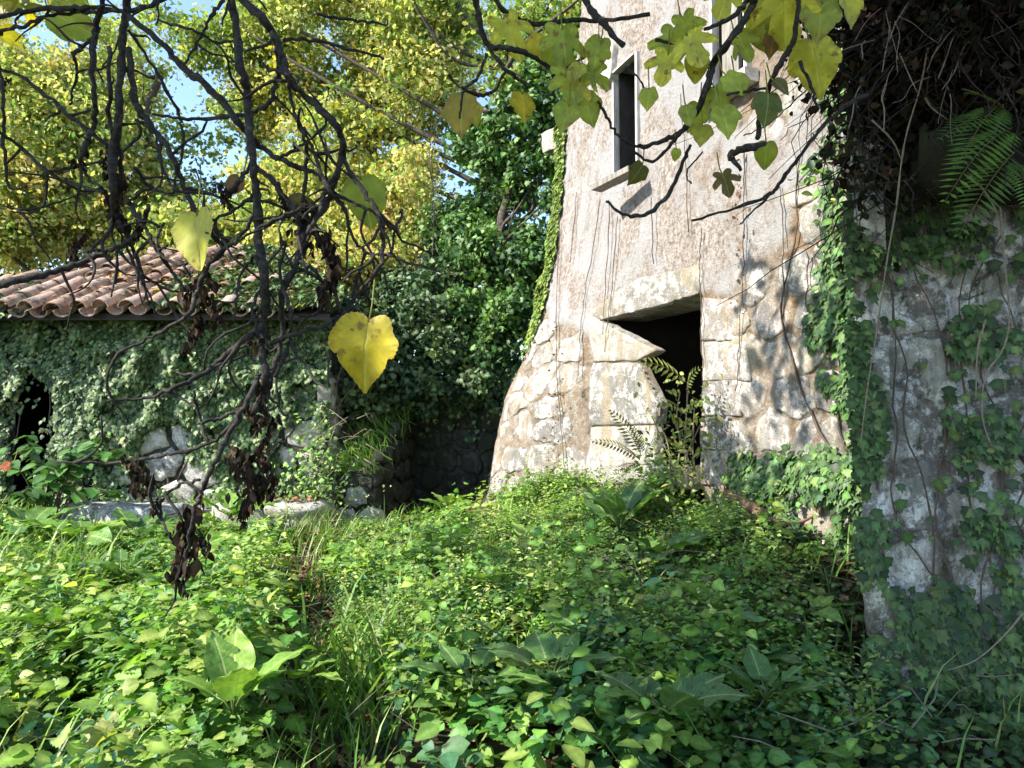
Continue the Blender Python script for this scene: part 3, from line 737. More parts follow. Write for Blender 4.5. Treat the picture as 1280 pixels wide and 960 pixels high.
# low stone bench / trough at the left
def boulder(name, label, c, hx, hy, hz, mat, pw=3.2, cat='stone', rz=0, group=None):
    V = []; ni, nj = 22, 14
    for i in range(ni):
        for j in range(nj):
            a = 2*math.pi*i/ni; b = math.pi*(j+.5)/nj-math.pi/2
            d = np.array([math.cos(b)*math.cos(a), math.cos(b)*math.sin(a), math.sin(b)])
            q = (abs(d[0])**pw+abs(d[1])**pw+abs(d[2])**pw)**(-1/pw)
            p = d*q; k = 1+.14*(float(fbm(p[0]*2+c[0], p[1]*2+5, p[2]*2+3, 3))-.5)*2
            p = p*k*[hx, hy, hz]; ca, sa = math.cos(rz), math.sin(rz)
            V.append(np.array(c)+[p[0]*ca-p[1]*sa, p[0]*sa+p[1]*ca, p[2]])
    F = [(i*nj+j, ((i+1) % ni)*nj+j, ((i+1) % ni)*nj+j+1, i*nj+j+1) for i in range(ni) for j in range(nj-1)]
    F += [tuple(i*nj for i in range(ni-1, -1, -1)), tuple(i*nj+nj-1 for i in range(ni))]
    m = MB(); m.add(V, F); o = m.build(name, mat); tag(o, label, cat, group); return o
bA = at_y(142, 645, 7.4); boulder('stone_block', 'long grey stone block with ivy creeping over its top, left of the path', (bA[0], 7.6, bA[2]-.12), .62, .36, .24, M_grey, 4.5, 'stone block')
bB = at_y(340, 628, 8.0); boulder('stone_slab', 'flat pale stone slab strewn with brown leaves below the outbuilding', (bB[0], 8.1, bB[2]-.14), .62, .34, .16, M_white, 6, 'stone slab')
bC = at_y(250, 632, 8.2); boulder('stone_slab', 'low pinkish slab behind the ivy-topped stone block', (bC[0], 8.25, bC[2]-.13), .5, .3, .14, M_dress, 6, 'stone slab')
p = at_y(524, 632, 8.6); boulder('fallen_stone', 'small stone lying on bare soil in the dark recess', (p[0], 8.6, ground_z(p[0], 8.6)+.03), .13, .10, .08, M_dress, 2.5, 'stone')
# ------------------------------------------------------------------ ivy on surfaces
def ivy(root, surf, W0, W1, H0, H1, n, dens, size, cols, mat=None, bulk=.10, parts=0, part_pick=None, name='leaves', base=.045):
    """leaves lying against a wall surface, hanging tip-down, turned outward"""
    u = rng.uniform(W0, W1, n*4); v = rng.uniform(H0, H1, n*4); d = dens(u, v); k = rng.random(n*4) < d
    u, v, d = u[k][:n], v[k][:n], d[k][:n]; n = len(u)
    e = .01
    cl = fbm(u*4.6+11, v*4.6+5, 7, 4)                  # clumps bulge away from the wall
    off = base+bulk*(np.clip(cl-.35, 0, 1)*1.7)*(.35+.65*rng.random(n))*np.clip(d*1.3, .3, 1)
    P = surf(u, v, off); Pn = surf(u, v, off+.05); nn = norm(Pn-P)
    if np.allclose(nn, 0): nn = np.tile(NRM, (n, 1))
    X = norm(np.array([0, 0, -1.0])+.55*rdir(n)+.25*nn); Nn = norm(nn+np.array([0, 0, .35])+.45*rdir(n))
    sz = size*rng.uniform(.5, 1.25, n); t = pal(n, cols)
    o = LB()
    if parts:
        sc = part_pick(P); order = np.argsort(-sc)[:parts]; rest = np.ones(n, bool); rest[order] = False
        ms = leaf_meshes(T_IVY, cols, mat or L_ivy, 8)
        for i in order: leaf_part(root, T_IVY, P[i], X[i], Nn[i], sz[i]*1.1, random.choice(ms))
        o.add(T_IVY, P[rest], X[rest], Nn[rest], sz[rest], t[rest])
    else: o.add(T_IVY, P, X, Nn, sz, t)
    ob = o.build(name, mat or L_ivy, root); ob['kind'] = 'stuff'; return ob
def runners(root, surf, starts, ln, r, name='stem', mat=None, sides=5):
    for (u, v) in starts:
        m = MB(); P = []; a = random.uniform(1.3, 1.8)
        for i in range(int(ln/.08)):
            P.append(surf(np.array([u]), np.array([v]), .02+.012*random.random())[0]); a += random.uniform(-.35, .35); a += (1.57-a)*.15
            u += math.cos(a)*.08; v += math.sin(a)*.08
        m.tube(P, np.linspace(r, r*.5, len(P)), sides, knob=.2); m.build(name, mat or M_vine, root)
# outbuilding ivy
iv = empty('ivy_plant'); tag(iv, 'thick ivy blanket covering the outbuilding wall below the roof tiles', 'ivy')
holes = [(205, 565, 32, 42), (375, 560, 36, 40), (232, 600, 40, 22)]
H = [(at_y(x, y, OY), rx/FPX*OY, ry/FPX*OY) for x, y, rx, ry in holes]
def d_ob(u, v):
    x = OX0+u; d = (.75+.5*(fbm(u*2, v*2, 3, 3)-.4))*np.where(fbm(u*5.5, v*5.5, 6, 3) > .44, 1, .22)
    for c_, rx, rz in H: d = d*sstep(.75, 1.25, np.hypot((x-c_[0])/rx, (v-c_[2])/rz)+.5*(fbm(u*6, v*6, 1, 2)-.5))
    d = d*(1-.96*sstep(1.15, .85, np.hypot((u-(dr[0]+dr[1])/2)/((dr[1]-dr[0])*.55), (v-1.2)/.9)+.9*(fbm(u*5, v*5, 2, 3)-.5)))
    d = d*(1-.5*sstep(1.5, .9, v))
    return d
ivy(iv, OS, 1.0, OW+.04, .5, 2.86, 21000, d_ob, .066, PAL_IVYG+[(.22, .28, .13)], bulk=.34)
ivy(iv, lambda u, v, d=0.: np.stack([OX0+u, EY+.25+v*1.0, EZ+.17+v*slope+np.asarray(d)*1.0], -1), 2.7, OW+.2, -.34, 2.2, 15000, lambda u, v: sstep(3.15, 3.7, u+.2*(fbm(u*3, v*3, 0, 3)-.5)*3)*sstep(5.7, 5.3, u+v*.75)*.95, .08, PAL_IVYG+[(.2, .22, .05)], bulk=.25)
ivy(iv, lambda u, v, d=0.: np.stack([OX0+u, EY+.2+v, EZ+.05+v*slope+np.asarray(d)], -1), -.2, 1.9, -.35, .5, 1800, lambda u, v: sstep(1.9, 1.5, u)*.9, .08, PAL_IVYG, bulk=.3)
runners(iv, OS, [(random.uniform(1.2, OW), .7) for _ in range(14)], 1.9, .012)
# green ivy tree between outbuilding and tower: lobed column of clumps
def clump_cloud(lobes, n_cl, per, spread, size, cols, tm, up=.3, shell=.55, seed=0, flat=.7, out=.6, cut=None):
    lobes = np.asarray(lobes, float); vol = lobes[:, 3]*lobes[:, 4]*lobes[:, 5]; pr = vol**.67; pr /= pr.sum()
    li = rng.choice(len(lobes), n_cl, p=pr); d = rdir(n_cl); rr = shell+(1-shell)*rng.random(n_cl)**.6
    c = lobes[li, :3]+d*rr[:, None]*lobes[li, 3:6]
    keep = fbm(c[:, 0]*.9+seed, c[:, 1]*.9, c[:, 2]*.9, 3) > .40
    if cut is not None: keep &= ~cut(c)
    c = c[keep]; d = d[keep]; k = len(c)
    cc = np.asarray(cols, float)[rng.integers(0, len(cols), k)]*(1+.15*rng.normal(size=(k, 1)))
    m = rng.integers(int(per*.5), int(per*1.5), k); ci = np.repeat(np.arange(k), m); n = len(ci)
    q = rng.normal(size=(n, 3))*spread*rng.uniform(.6, 1.3, k)[ci][:, None]; q[:, 2] *= flat
    P = c[ci]+q; Nn = norm(d[ci]*out+np.array([0, 0, up])+.8*rdir(n)); X = norm(rdir(n)+np.array([0, 0, -.5]))
    T = np.clip(cc[ci]*(1+.2*rng.normal(size=(n, 1)))*(1+.07*rng.normal(size=(n, 3))), .003, 1)
    return tm, P, X, Nn, size*rng.uniform(.6, 1.3, n), T, c
def crown(root, name='crown', mat=None, *specs):
    lb = LB(); cs = []
    for s in specs: lb.add(*s[:6]); cs.append(s[6])
    o = lb.build(name, mat, root); o['kind'] = 'stuff'; return np.vstack(cs)
def limbs(root, base, top, r, cs, n, mat=M_bark2, nm='limb'):
    m = MB(); base = np.array(base, float); top = np.array(top, float); P = [base]
    for t in np.linspace(.12, 1, 9): P.append(base+(top-base)*t+rng.normal(size=3)*[.10, .10, .03]*np.linalg.norm(top-base)*.12)
    P = catmull(P, 3); m.tube(P, np.linspace(r, r*.3, len(P)), 9, knob=.12); m.build('trunk', mat, root)
    for i in rng.choice(len(cs), min(n, len(cs)), replace=False):
        e = cs[i]; j = int(np.clip(np.argmin(np.abs(P[:, 2]-(e[2]-.9*abs(e[0]-top[0])*.6-.5)))+0, 2, len(P)-1)); s = P[j]
        mid = s*.5+e*.5+rng.normal(size=3)*.15+np.array([0, 0, -.1]); k = catmull([s, s*.75+mid*.25+rng.normal(size=3)*.05, mid, e*.8+mid*.2+rng.normal(size=3)*.12, e], 4)
        L = np.linalg.norm(e-s); m = MB(); m.tube(k, np.linspace(min(r*.4, .02+.018*L), .006, len(k)), 5, knob=.15)
        for _ in range(2):
            a = k[random.randint(6, len(k)-3)]; b = a+rng.normal(size=3)*.35+np.array([0, 0, .1]); m.tube([a, (a+b)/2+rng.normal(size=3)*.06, b], [.012, .008, .004], 4)
        m.build(nm, mat, root)
# ivy-clad tree
p0 = at_y(628, 330, 10.0)
it = empty('ivy_clad_tree'); tag(it, 'tree trunk smothered in glossy dark green ivy against the tower corner', 'tree')
lob = []
for (px, py, r, Y, e) in [(640, 170, .40, 10.2, 1.2), (665, 235, .40, 10.0, 1.1), (610, 230, .45, 10.5, 1.1), (625, 310, .5, 10.1, 1), (668, 320, .36, 9.8, 1.1), (600, 380, .45, 10.3, 1), (648, 390, .36, 9.8, 1.1), (620, 440, .36, 9.9, .9), (590, 300, .4, 10.8, 1.1), (650, 130, .3, 10.4, 1), (590, 180, .32, 11, 1.2), (690, 200, .25, 9.9, 1.4), (690, 260, .3, 9.9, 1.2), (700, 150, .3, 10.4, 1.2), (675, 110, .35, 10.8, 1.1), (600, 300, .5, 11.2, 1.2), (560, 280, .35, 11.4, 1.2)]:
    c_ = at_y(px, py, Y); lob.append((*c_, r, r, r*e))
crown(it, 'crown', L_ivy, clump_cloud(lob, 900, 36, .085, .08, PAL_IVY+[(.075, .16, .03), (.10, .19, .04)], T_IVY, .35, .55, 3, .8, .9))
limbs(it, (p0[0]-.1, 10.2, .6), (p0[0]+.1, 10.3, 5.4), .18, np.array([l[:3] for l in lob]), 8)
# darker ivy mass, lower left of it, in the shade
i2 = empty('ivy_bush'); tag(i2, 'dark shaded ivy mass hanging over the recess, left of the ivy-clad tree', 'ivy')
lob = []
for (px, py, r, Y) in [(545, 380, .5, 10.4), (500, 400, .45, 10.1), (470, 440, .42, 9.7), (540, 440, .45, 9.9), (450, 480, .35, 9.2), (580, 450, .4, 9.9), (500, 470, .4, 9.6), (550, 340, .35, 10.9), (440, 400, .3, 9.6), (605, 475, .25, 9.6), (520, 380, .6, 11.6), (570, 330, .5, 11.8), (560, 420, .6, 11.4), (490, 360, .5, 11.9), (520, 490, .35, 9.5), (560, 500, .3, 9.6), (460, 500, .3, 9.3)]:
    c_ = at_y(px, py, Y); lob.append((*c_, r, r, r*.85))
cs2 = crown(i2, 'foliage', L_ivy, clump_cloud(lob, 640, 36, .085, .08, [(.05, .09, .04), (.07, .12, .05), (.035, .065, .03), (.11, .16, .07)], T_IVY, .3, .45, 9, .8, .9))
for i in range(10):
    q = cs2[rng.integers(len(cs2))]; m = MB(); m.tube(catmull([q, q+[.05, -.02, -.5], q+[.0, .1, -1.0]+rng.normal(size=3)*.1, [q[0]*.8-.2, 10.0, .4]], 4), [.02]*13, 5, knob=.2); m.build('stem', M_vine, i2)
# ivy draping over the back wall top and the stub
ivy(i2, BWS, 0, BWd, 1.35, 2.3, 1500, lambda u, v: .05+.95*sstep(1.6, 2.1, v), .07, PAL_IVYG, bulk=.25, name='wall_ivy')
# moss/ivy strip on the corner of the tower
i3 = empty('ivy_plant'); tag(i3, 'bright green creeper edging the upper corner of the tower', 'creeper')
def d_c(u, v): return sstep(.20, .02, u+.10*(fbm(v*4, v*0, 0, 3)-.5))*sstep(2.3, 3.2, v)*.9
ivy(i3, WS, -.04, .26, 2.3, 5.3, 4200, d_c, .05, [(.12, .19, .035), (.16, .23, .04), (.08, .14, .03), (.20, .24, .05)], bulk=.12)
# ivy on the tower's right side, partly sunlit
i4 = empty('ivy_plant'); tag(i4, 'ivy climbing the right part of the tower face beside the buttress', 'ivy')
LR = wallpix(1040, 450)[0]+.22
def d_r(u, v):
    w = 3.0*(fbm(u*1.6+3, v*.9+2, 4, 4)-.5)
    return np.clip(sstep(LR-.30, LR+.18, u+.35*w)*.9+.0, 0, 1)*sstep(4.2, 3.2, v+.8*w)*np.where(fbm(u*5, v*5, 8, 3) > .47, 1, .06)+.8*sstep(1.25, .9, v+.5*w)*sstep(LJ+.05, LJ+.6, u)*np.where(fbm(u*4, v*4, 2, 3) > .5, 1, .1)
ivy(i4, WS, LJ+.1, 4.85, .8, 4.3, 6500, d_r, .072, PAL_IVYB+PAL_IVY, bulk=.14)
runners(i4, WS, [(LR+random.uniform(-.2, .4), 1.0) for _ in range(7)], 2.8, .010)
# ivy on the buttress
i5 = empty('ivy_plant'); tag(i5, 'blue-green ivy climbing the shaded buttress at the right edge', 'ivy')
BP = lambda px, py: (lambda r: (lambda t: (np.dot(EYE+r*t-BC, BD), (EYE+r*t)[2]))(np.dot(BC-EYE, BN)/np.dot(r, BN)))(ray(px, py))
def d_b(u, v):
    px = 640+FPX*(BC[0]+BD[0]*u)/(BC[1]+BD[1]*u)       # used only to measure how far along the face we are
    w = fbm(u*2.4+5, v*1.5+1, 3, 4)-.5
    a = sstep(.36, .50, u+.35*w)*.9*sstep(2.6, 1.6, v+.9*w)
    b = sstep(.15, .04, u+.22*w)*sstep(1.0, 1.4, v+.5*w)*.95+sstep(.10, .02, u+.3*w)*.6
    c_ = sstep(.85, .55, v-.35*u+.5*w)*.9
    d_ = sstep(2.2, 2.6, v+.6*w)*.6*sstep(.0, .4, u+w)
    return np.clip(np.maximum.reduce([a, b, c_, d_]), 0, 1)*np.where(fbm(u*4+2, v*4, 8, 3) > .46, 1, .07)+.01
ivy(i5, BS, -.07, 1.1, .0, 3.4, 4600, d_b, .062, PAL_IVYB, bulk=.10, parts=290, part_pick=lambda P: -(np.abs((P[:, 0]/P[:, 1])-.6)*4+np.abs(P[:, 2]-.75))+0*rng.random(len(P)))
runners(i5, BS, [(random.uniform(.02, 1.2), random.uniform(.1, .4)) for _ in range(14)], 2.4, .006)
def pale(root, px, d, r, label=None, nm='root_strand'):
    P = catmull([at(x, y, dd) for (x, y), dd in zip(px, np.linspace(d[0], d[1], len(px)))], 4); m = MB(); m.tube(P, np.linspace(r, r*.6, len(P)), 5, knob=.3); return m.build(nm, M_twig, root)
# ------------------------------------------------------------------ dead root mat hanging over the upper right
dm = empty('dead_vine_mass'); tag(dm, 'dark tangle of dead vines and dry leaves hanging over the buttress top', 'dead vines')
lob = []
for (px, py, r, Y) in [(1085, 60, .22, 3.45), (1090, 140, .20, 3.4), (1095, 205, .15, 3.4), (1150, 30, .30, 3.3), (1230, 20, .32, 3.2), (1200, 90, .2, 3.3), (1290, 60, .3, 3.1), (1085, -20, .3, 3.4), (1200, -40, .45, 3.2), (1300, -60, .5, 3.0), (1130, 110, .16, 3.4), (1270, 130, .2, 3.25)]:
    c_ = at_y(px, py, Y); lob.append((*c_, r, r*.8, r*1.2))
s1 = clump_cloud(lob, 520, 30, .08, .045, [(.018, .013, .010), (.03, .02, .014), (.012, .01, .008), (.06, .04, .025), (.02, .028, .014)], T_OV, 0, .2, 2, 1.3, .2)
cs = crown(dm, 'dry_leaves', L_dead, s1)
m = MB()
for i in range(900):
    q = cs[rng.integers(len(cs))]+rng.normal(size=3)*.06; ln = random.uniform(.15, .6); sx, sy = rng.normal(size=2)*.10
    P = [q]
    for k in range(6): q = q+np.array([sx*.4+rng.normal()*.03, sy*.3+rng.normal()*.03, -ln/6]); P.append(q)
    m.tube(P, np.linspace(random.uniform(.0025, .006), .0015, 7), 4, tint=(1, 1, 1), cap=False)
o = m.build('hanging_roots', M_bark, dm); o['kind'] = 'stuff'
for i in range(26):
    x, y = random.uniform(1070, 1280), random.uniform(0, 120); dx, dy = random.uniform(-55, 55), random.uniform(15, 70)
    pale(dm, [(x, y), (x+dx*.4+random.uniform(-5, 5), y+dy*.3), (x+dx*.7, y+dy*.7+random.uniform(-6, 6)), (x+dx, y+dy*1.1)], (3.15, 3.05), random.uniform(.0015, .004), nm='dry_twig')
hv = empty('hanging_vine'); tag(hv, 'long pale bare vines trailing down the shaded buttress', 'vine')
for px in [[(1160, 60), (1150, 110), (1135, 160), (1127, 200), (1120, 260), (1108, 330), (1095, 420), (1085, 480), (1075, 560)],
           [(1250, 260), (1256, 330), (1262, 400), (1252, 440), (1232, 470), (1228, 520), (1240, 560)],
           [(1210, 215), (1235, 245), (1252, 280), (1254, 300)], [(1155, 120), (1165, 135), (1185, 150)],
           [(1280, 765), (1255, 795), (1220, 825), (1185, 838)], [(1090, 150), (1115, 175), (1127, 200)], [(1232, 400), (1222, 440), (1220, 500)]]:
    pale(hv, px, (3.2, 3.2), .005)
# thin vine stems hanging down the tower face
tv = empty('hanging_vine'); tag(tv, 'thin dark creeper stems hanging straight down the sunlit tower face', 'vine')
for line in [[(708, 175), (703, 290), (700, 400), (702, 480), (708, 560), (712, 606)], [(756, 250), (742, 330), (732, 400), (728, 470)], [(883, 285), (880, 330), (882, 400), (884, 480)],
             [(937, 190), (936, 260), (935, 330), (930, 420), (926, 490)], [(1016, 315), (1014, 380)], [(766, 250), (764, 330), (757, 420)], [(725, 240), (718, 330)], [(776, 270), (770, 360), (760, 440)], [(855, 120), (862, 200), (866, 290)], [(980, 230), (985, 300), (983, 400)], [(820, 250), (822, 330)]]:
    P = [WS(*wallpix(*q), .045) for q in line]; P = catmull(P, 6); P = P+rng.normal(size=P.shape)*.006; m = MB(); m.tube(P, np.linspace(.005, .004, len(P)), 5, knob=.3); m.build('stem', M_vine, tv)
    m = MB()
lb = LB(); Q = np.array([WS(*wallpix(700+rng.normal()*6, 400+200*random.random()), .06) for _ in range(60)]+[WS(*wallpix(930+rng.normal()*8, 200+200*random.random()), .06) for _ in range(30)])
lb.add(T_OV, Q, rdir(len(Q)), rdir(len(Q)), rng.uniform(.02, .05, len(Q)), pal(len(Q), PAL_DEAD)); lb.build('dry_leaves', L_dead, tv)['kind'] = 'stuff'

# ------------------------------------------------------------------ trees behind
def gap(c):      # real holes in the crowns where the sky shows
    x = c[:, 0]/c[:, 1]; z = (c[:, 2]-1.6)/c[:, 1]
    a = (x > -.47) & (x < -.37) & (z > .30) & (z < .50); b = (x > -.12) & (x < -.07) & (z > .20) & (z < .42)
    return (a | b) & (rng.random(len(c)) < .5)
def bgtree(label, lobes, n_cl, per, spread, size, cols, base, top, r, nb, tm=T_OAK, seed=0, cut=gap, grp='autumn trees behind the outbuilding', nm='autumn_tree', shell=.35):
    t = empty(nm, (0, 0, 0)); tag(t, label, 'tree', grp)
    L = []
    for (px, py, Y, r_, e) in lobes: c_ = at_y(px, py, Y); L.append((*c_, r_, r_*.9, r_*e))
    cs = crown(t, 'crown', L_tree, clump_cloud(L, n_cl, per, spread, size, cols, tm, .5, shell, seed, .6, .5, cut))
    limbs(t, base, top, r, cs, nb); return t
bgtree('yellow-green autumn tree rising behind the left end of the tiled roof', [(30, 150, 14, 1.7, .9), (110, 100, 14.5, 1.6, .9), (60, 250, 14, 1.5, .7), (150, 240, 14, 1.3, .7), (-40, 60, 15, 1.8, 1), (100, 180, 13.6, 1.2, .8), (10, 290, 14, 1.1, .6), (190, 290, 14, .9, .6)], 1700, 54, .19, .100, PAL_YEL, (-7.4, 14.2, .5), (-7.0, 14.3, 8.4), .22, 26, seed=1)
bgtree('tall golden autumn tree with the densest crown, above the ivy-covered wall', [(400, 60, 14, 1.6, .9), (480, 120, 13.5, 1.5, .9), (420, 200, 13.5, 1.3, .8), (500, 40, 14, 1.6, .8), (330, 120, 14.5, 1.1, .8), (440, 280, 13.4, 1.1, .6), (500, 230, 13.2, .8, .8), (350, 230, 14, .9, .7), (560, 60, 14.5, 1.1, .8)], 2000, 54, .19, .095, PAL_YEL+[(.42, .38, .05)], (-2.9, 14.0, .5), (-2.5, 14.2, 9.2), .25, 30, seed=5)
bgtree('smaller orange-tinged autumn tree low beside the dark ivy', [(480, 300, 11.8, .6, .8), (500, 250, 12, .6, .9), (430, 330, 12, .6, .6), (380, 310, 12.2, .7, .6), (520, 210, 12.2, .35, .9)], 480, 46, .15, .085, PAL_ORG, (-2.2, 11.9, .5), (-2.0, 12, 5.0), .1, 14, seed=9)
bgtree('green and pale yellow shrubby tree seen over the tiled roof ridge', [(250, 290, 13, .9, .6), (310, 300, 12.8, .9, .7), (370, 350, 12.2, .7, .6), (320, 370, 11.8, .6, .5), (210, 330, 13, .6, .6)], 380, 40, .17, .11, [(.36, .44, .14), (.46, .50, .18), (.24, .33, .10), (.54, .54, .2)], (-4.6, 12.8, .5), (-4.4, 12.9, 4.6), .1, 14, seed=14, cut=None)
bgtree('high olive-green tree crown overhanging behind the fig branches', [(620, 30, 12.5, .9, .8), (690, 20, 12, .8, .8), (540, 10, 13, .9, .7), (640, 90, 12.3, .6, .8), (720, 60, 11.6, .5, .9), (740, -10, 11.4, .7, .8), (340, 20, 13.5, 1.0, .6), (270, 60, 14, .9, .5), (250, 170, 14.8, .7, .5), (200, 20, 14, .8, .5)], 420, 40, .18, .11, [(.36, .46, .13), (.24, .36, .09), (.50, .54, .17), (.18, .27, .08)], (-.5, 12.6, .5), (-.1, 12.4, 8.0), .16, 26, seed=19)
bgtree('dark evergreen mass far behind the gap in the autumn trees', [(240, 330, 22, 3, .5), (330, 340, 21, 2.4, .6), (120, 330, 22, 3, .4), (0, 320, 22, 4, .5), (500, 330, 20, 3, .6), (420, 330, 22, 3, .7), (620, 300, 20, 2.5, .9), (230, 210, 24, 1.8, .5)], 420, 36, .38, .2, [(.04, .07, .03), (.06, .09, .035), (.10, .13, .045), (.03, .05, .025)], (-6, 22, .5), (-6, 22, 6), .3, 12, seed=23, cut=None, grp=None, nm='evergreen_tree')
# thin trunk seen left of the ivy-clad tree
t = empty('bare_sapling'); tag(t, 'thin bare upright stem standing left of the ivy-clad tree', 'sapling')
m = MB(); m.tube(catmull([at_y(548, 420, 11), at_y(541, 330, 11.1), at_y(543, 260, 11), at_y(537, 200, 11.1), at_y(540, 150, 11)], 4), np.linspace(.013, .004, 17), 6, knob=.15); m.build('trunk', M_bark2, t)
for i in range(16):
    a = at_y(540+random.uniform(-3, 3), random.uniform(170, 320), 11); m = MB(); m.tube([a, a+[random.uniform(-.35, .35), 0, .25], a+[random.uniform(-.6, .6), .1, .5]], [.008, .005, .002], 4); m.build('branch', M_bark2, t)
# ------------------------------------------------------------------ undergrowth
def in_view(x, y, m=.10): return (np.abs(x/np.maximum(y, .1)) < .70+m)
def free(x, y):      # not inside walls or stones
    ok = (wall_x(y)-x > .05+1.15*sstep(7.2, 9.0, y)) | (y > 9.3)
    ok &= ~((x > OX0) & (x < OX1+.3) & (y > OY-.12)); ok &= ~((x > -2.0) & (x < .2) & (y > 8.5))
    ok &= ~((y > BC[1]+(x-BC[0])*-.187-.06) & (x > BC[0]+(y-BC[1])*.55-.04) & (x < 5))
    ok &= ~((np.abs(x-bA[0]) < .55) & (np.abs(y-7.6) < .3))
    return ok
def herbs(name, label, n, region, hgt, lsize, tm, cols, per, mat, lean=.15, upn=.9, spread=.10, fx=None, vary=.5):
    lb = LB(); x = rng.uniform(-7, 3.6, n*6); y = 2.0+7.2*rng.random(n*6)**.8
    dd = region(x, y); k = (rng.random(n*6) < dd) & in_view(x, y) & free(x, y); x, y = x[k][:n], y[k][:n]; n = len(x)
    h = hgt*np.clip(1+vary*4.0*(fbm(x*2.1+3, y*2.1+7, 2, 3)-.5), .25, 2.0)*rng.uniform(.6, 1.15, n)*(1-.5*sstep(4.8, 6.2, y)*sstep(-.2, -.8, x)); g = ground_z(x, y)
    m = rng.integers(int(per*.6), int(per*1.4)+1, n); ci = np.repeat(np.arange(n), m); N_ = len(ci)
    lv = rng.random(N_)**.7; ln = rng.normal(size=(n, 2))*lean
    az = rng.uniform(0, 2*math.pi, N_); rad = spread*(1.25-lv)*rng.uniform(.2, 1.2, N_)
    P = np.stack([x[ci]+ln[ci, 0]*lv*h[ci]+np.cos(az)*rad, y[ci]+ln[ci, 1]*lv*h[ci]+np.sin(az)*rad, g[ci]+h[ci]*lv+.01], -1)
    X = np.stack([np.cos(az), np.sin(az), rng.uniform(-.35, .35, N_)], -1)
    Nn = norm(np.array([-.2, -.15, upn])+.6*rdir(N_)); cc = pal(n, cols, .14)[ci]*(1+.13*rng.normal(size=(N_, 1)))
    lb.add(tm, P, X, Nn, lsize*rng.uniform(.5, 1.25, N_)*(1.15-.45*lv), np.clip(cc, .003, 1))
    return tag(lb.build(name, mat), label, 'undergrowth' if label else None, None, 'stuff')
def pc(y): return -1.38-.30*(y-5)
def path_d(x, y): return np.abs(x-pc(y))
def R_left(x, y): return (1-.85*sstep(-2.75, -3.1, x+.3*(y-5))*sstep(6.2, 5.4, y))*sstep(.16, .42, pc(y)-x)*(1-.7*sstep(6.6, 7.2, y))*np.where((y > 7.6), .5, 1)*(.55+.6*fbm(x*1.2, y*1.2, 1, 3))
def tus(x, y): return 1-.93*np.exp(-(((x+.68)/.36)**2+((y-3.9)/.5)**2)*.9)
def R_mid(x, y): return tus(x, y)*sstep(.16, .42, x-pc(y))*sstep(3.0, 3.9, y+.3*x)*sstep(1.9, 1.3, x-.10*(y-5))*(1-.8*sstep(6.9, 7.6, y)*sstep(.2, -.3, x))
def R_right(x, y): return tus(x, y)*(.35+.65*(fbm(x*2.3, y*2.3, 4, 3) > .47))*sstep(4.9, 4.1, y+.5*(fbm(x*2, y*2, 1, 2)-.5))*sstep(-.75, -.3, x)*sstep(1.55, 1.1, x-.3*(y-3.3))
def R_bank(x, y): return (.25+.75*(fbm(x*2.6, y*2.6, 7, 3) > .46))*sstep(.55, 1.1, x+.12*(y-4))*sstep(3.2, 4.4, y+.3*x)
def patch(R, sd, lo=.44, f=1.1): return lambda x, y: R(x, y)*sstep(lo, lo+.10, fbm(x*f+sd, y*f+sd*1.7, sd, 3))
PAL_PALE = [(.34, .44, .12), (.40, .46, .14), (.28, .40, .10), (.22, .34, .08)]
PAL_BLUE = [(.09, .21, .09), (.12, .26, .11), (.07, .17, .08)]
herbs('left_undergrowth', 'bright green nettle-like undergrowth filling the sunlit left foreground', 2900, patch(R_left, 3, .36), .34, .115, T_NET, PAL_HERB, 12, L_green, spread=.14, vary=.7)
herbs('pale_left_weeds', 'pale yellow-green weeds growing in patches through the left foreground', 1500, patch(R_left, 9, .46), .38, .09, T_OV, PAL_PALE, 14, L_green, spread=.12, vary=.8)
herbs('left_fine_undergrowth', 'small-leaved herbs mixed into the sunlit left foreground', 2600, patch(R_left, 5, .42), .40, .05, T_OVN, PAL_HERB+PAL_BLUE, 18, L_green, spread=.12, vary=.8)
herbs('left_round_weeds', 'round-leaved weeds low among the nettles on the left', 900, patch(R_left, 14, .48), .28, .085, T_RD, PAL_HERB+PAL_BLUE, 9, L_green, spread=.12)
herbs('right_undergrowth', 'darker broad-leaved clover-like ground cover in the right foreground', 1300, patch(R_right, 2, .44), .26, .095, T_NET, PAL_HERBD, 11, L_green, vary=.6)
herbs('right_pointed_weeds', 'pointed green weeds in scattered patches of the right foreground', 700, patch(R_right, 21, .48), .34, .12, T_OV, PAL_HERB+PAL_BLUE, 8, L_green, vary=.7)
herbs('round_leaf_ground_cover', 'small round-leaved ground cover along the bottom of the view', 1500, patch(lambda x, y: sstep(4.6, 3.6, y)*sstep(-.9, -.4, x)*sstep(1.7, 1.3, x)*tus(x, y), 6, .42), .18, .05, T_RD, PAL_HERBD+PAL_HERB, 9, L_green)
herbs('fine_undergrowth', 'fine bramble-like undergrowth sloping up to the tower foot', 4300, patch(R_mid, 4, .34), .25, .046, T_NET, PAL_HERB+[(.2, .26, .11), (.15, .20, .08)], 17, L_green, spread=.13, vary=.9)
herbs('feathery_undergrowth', 'feathery narrow-leaved weeds among the brambles in the middle ground', 1800, patch(R_mid, 12, .44), .34, .045, T_OVN, PAL_PALE+PAL_BLUE, 24, L_green, spread=.12, vary=.8)
herbs('mixed_undergrowth', 'larger pale leaves standing out of the fine undergrowth', 650, patch(R_mid, 17, .45), .36, .10, T_NET, PAL_HERB, 12, L_green, spread=.12, vary=.8)
herbs('tall_fine_undergrowth', 'loose taller sprays of small leaves below the doorway', 900, lambda x, y: R_mid(x, y)*sstep(5.0, 6.6, y)*sstep(-.2, .5, x), .40, .045, T_OVN, PAL_HERB+PAL_PALE, 22, L_green, spread=.12)
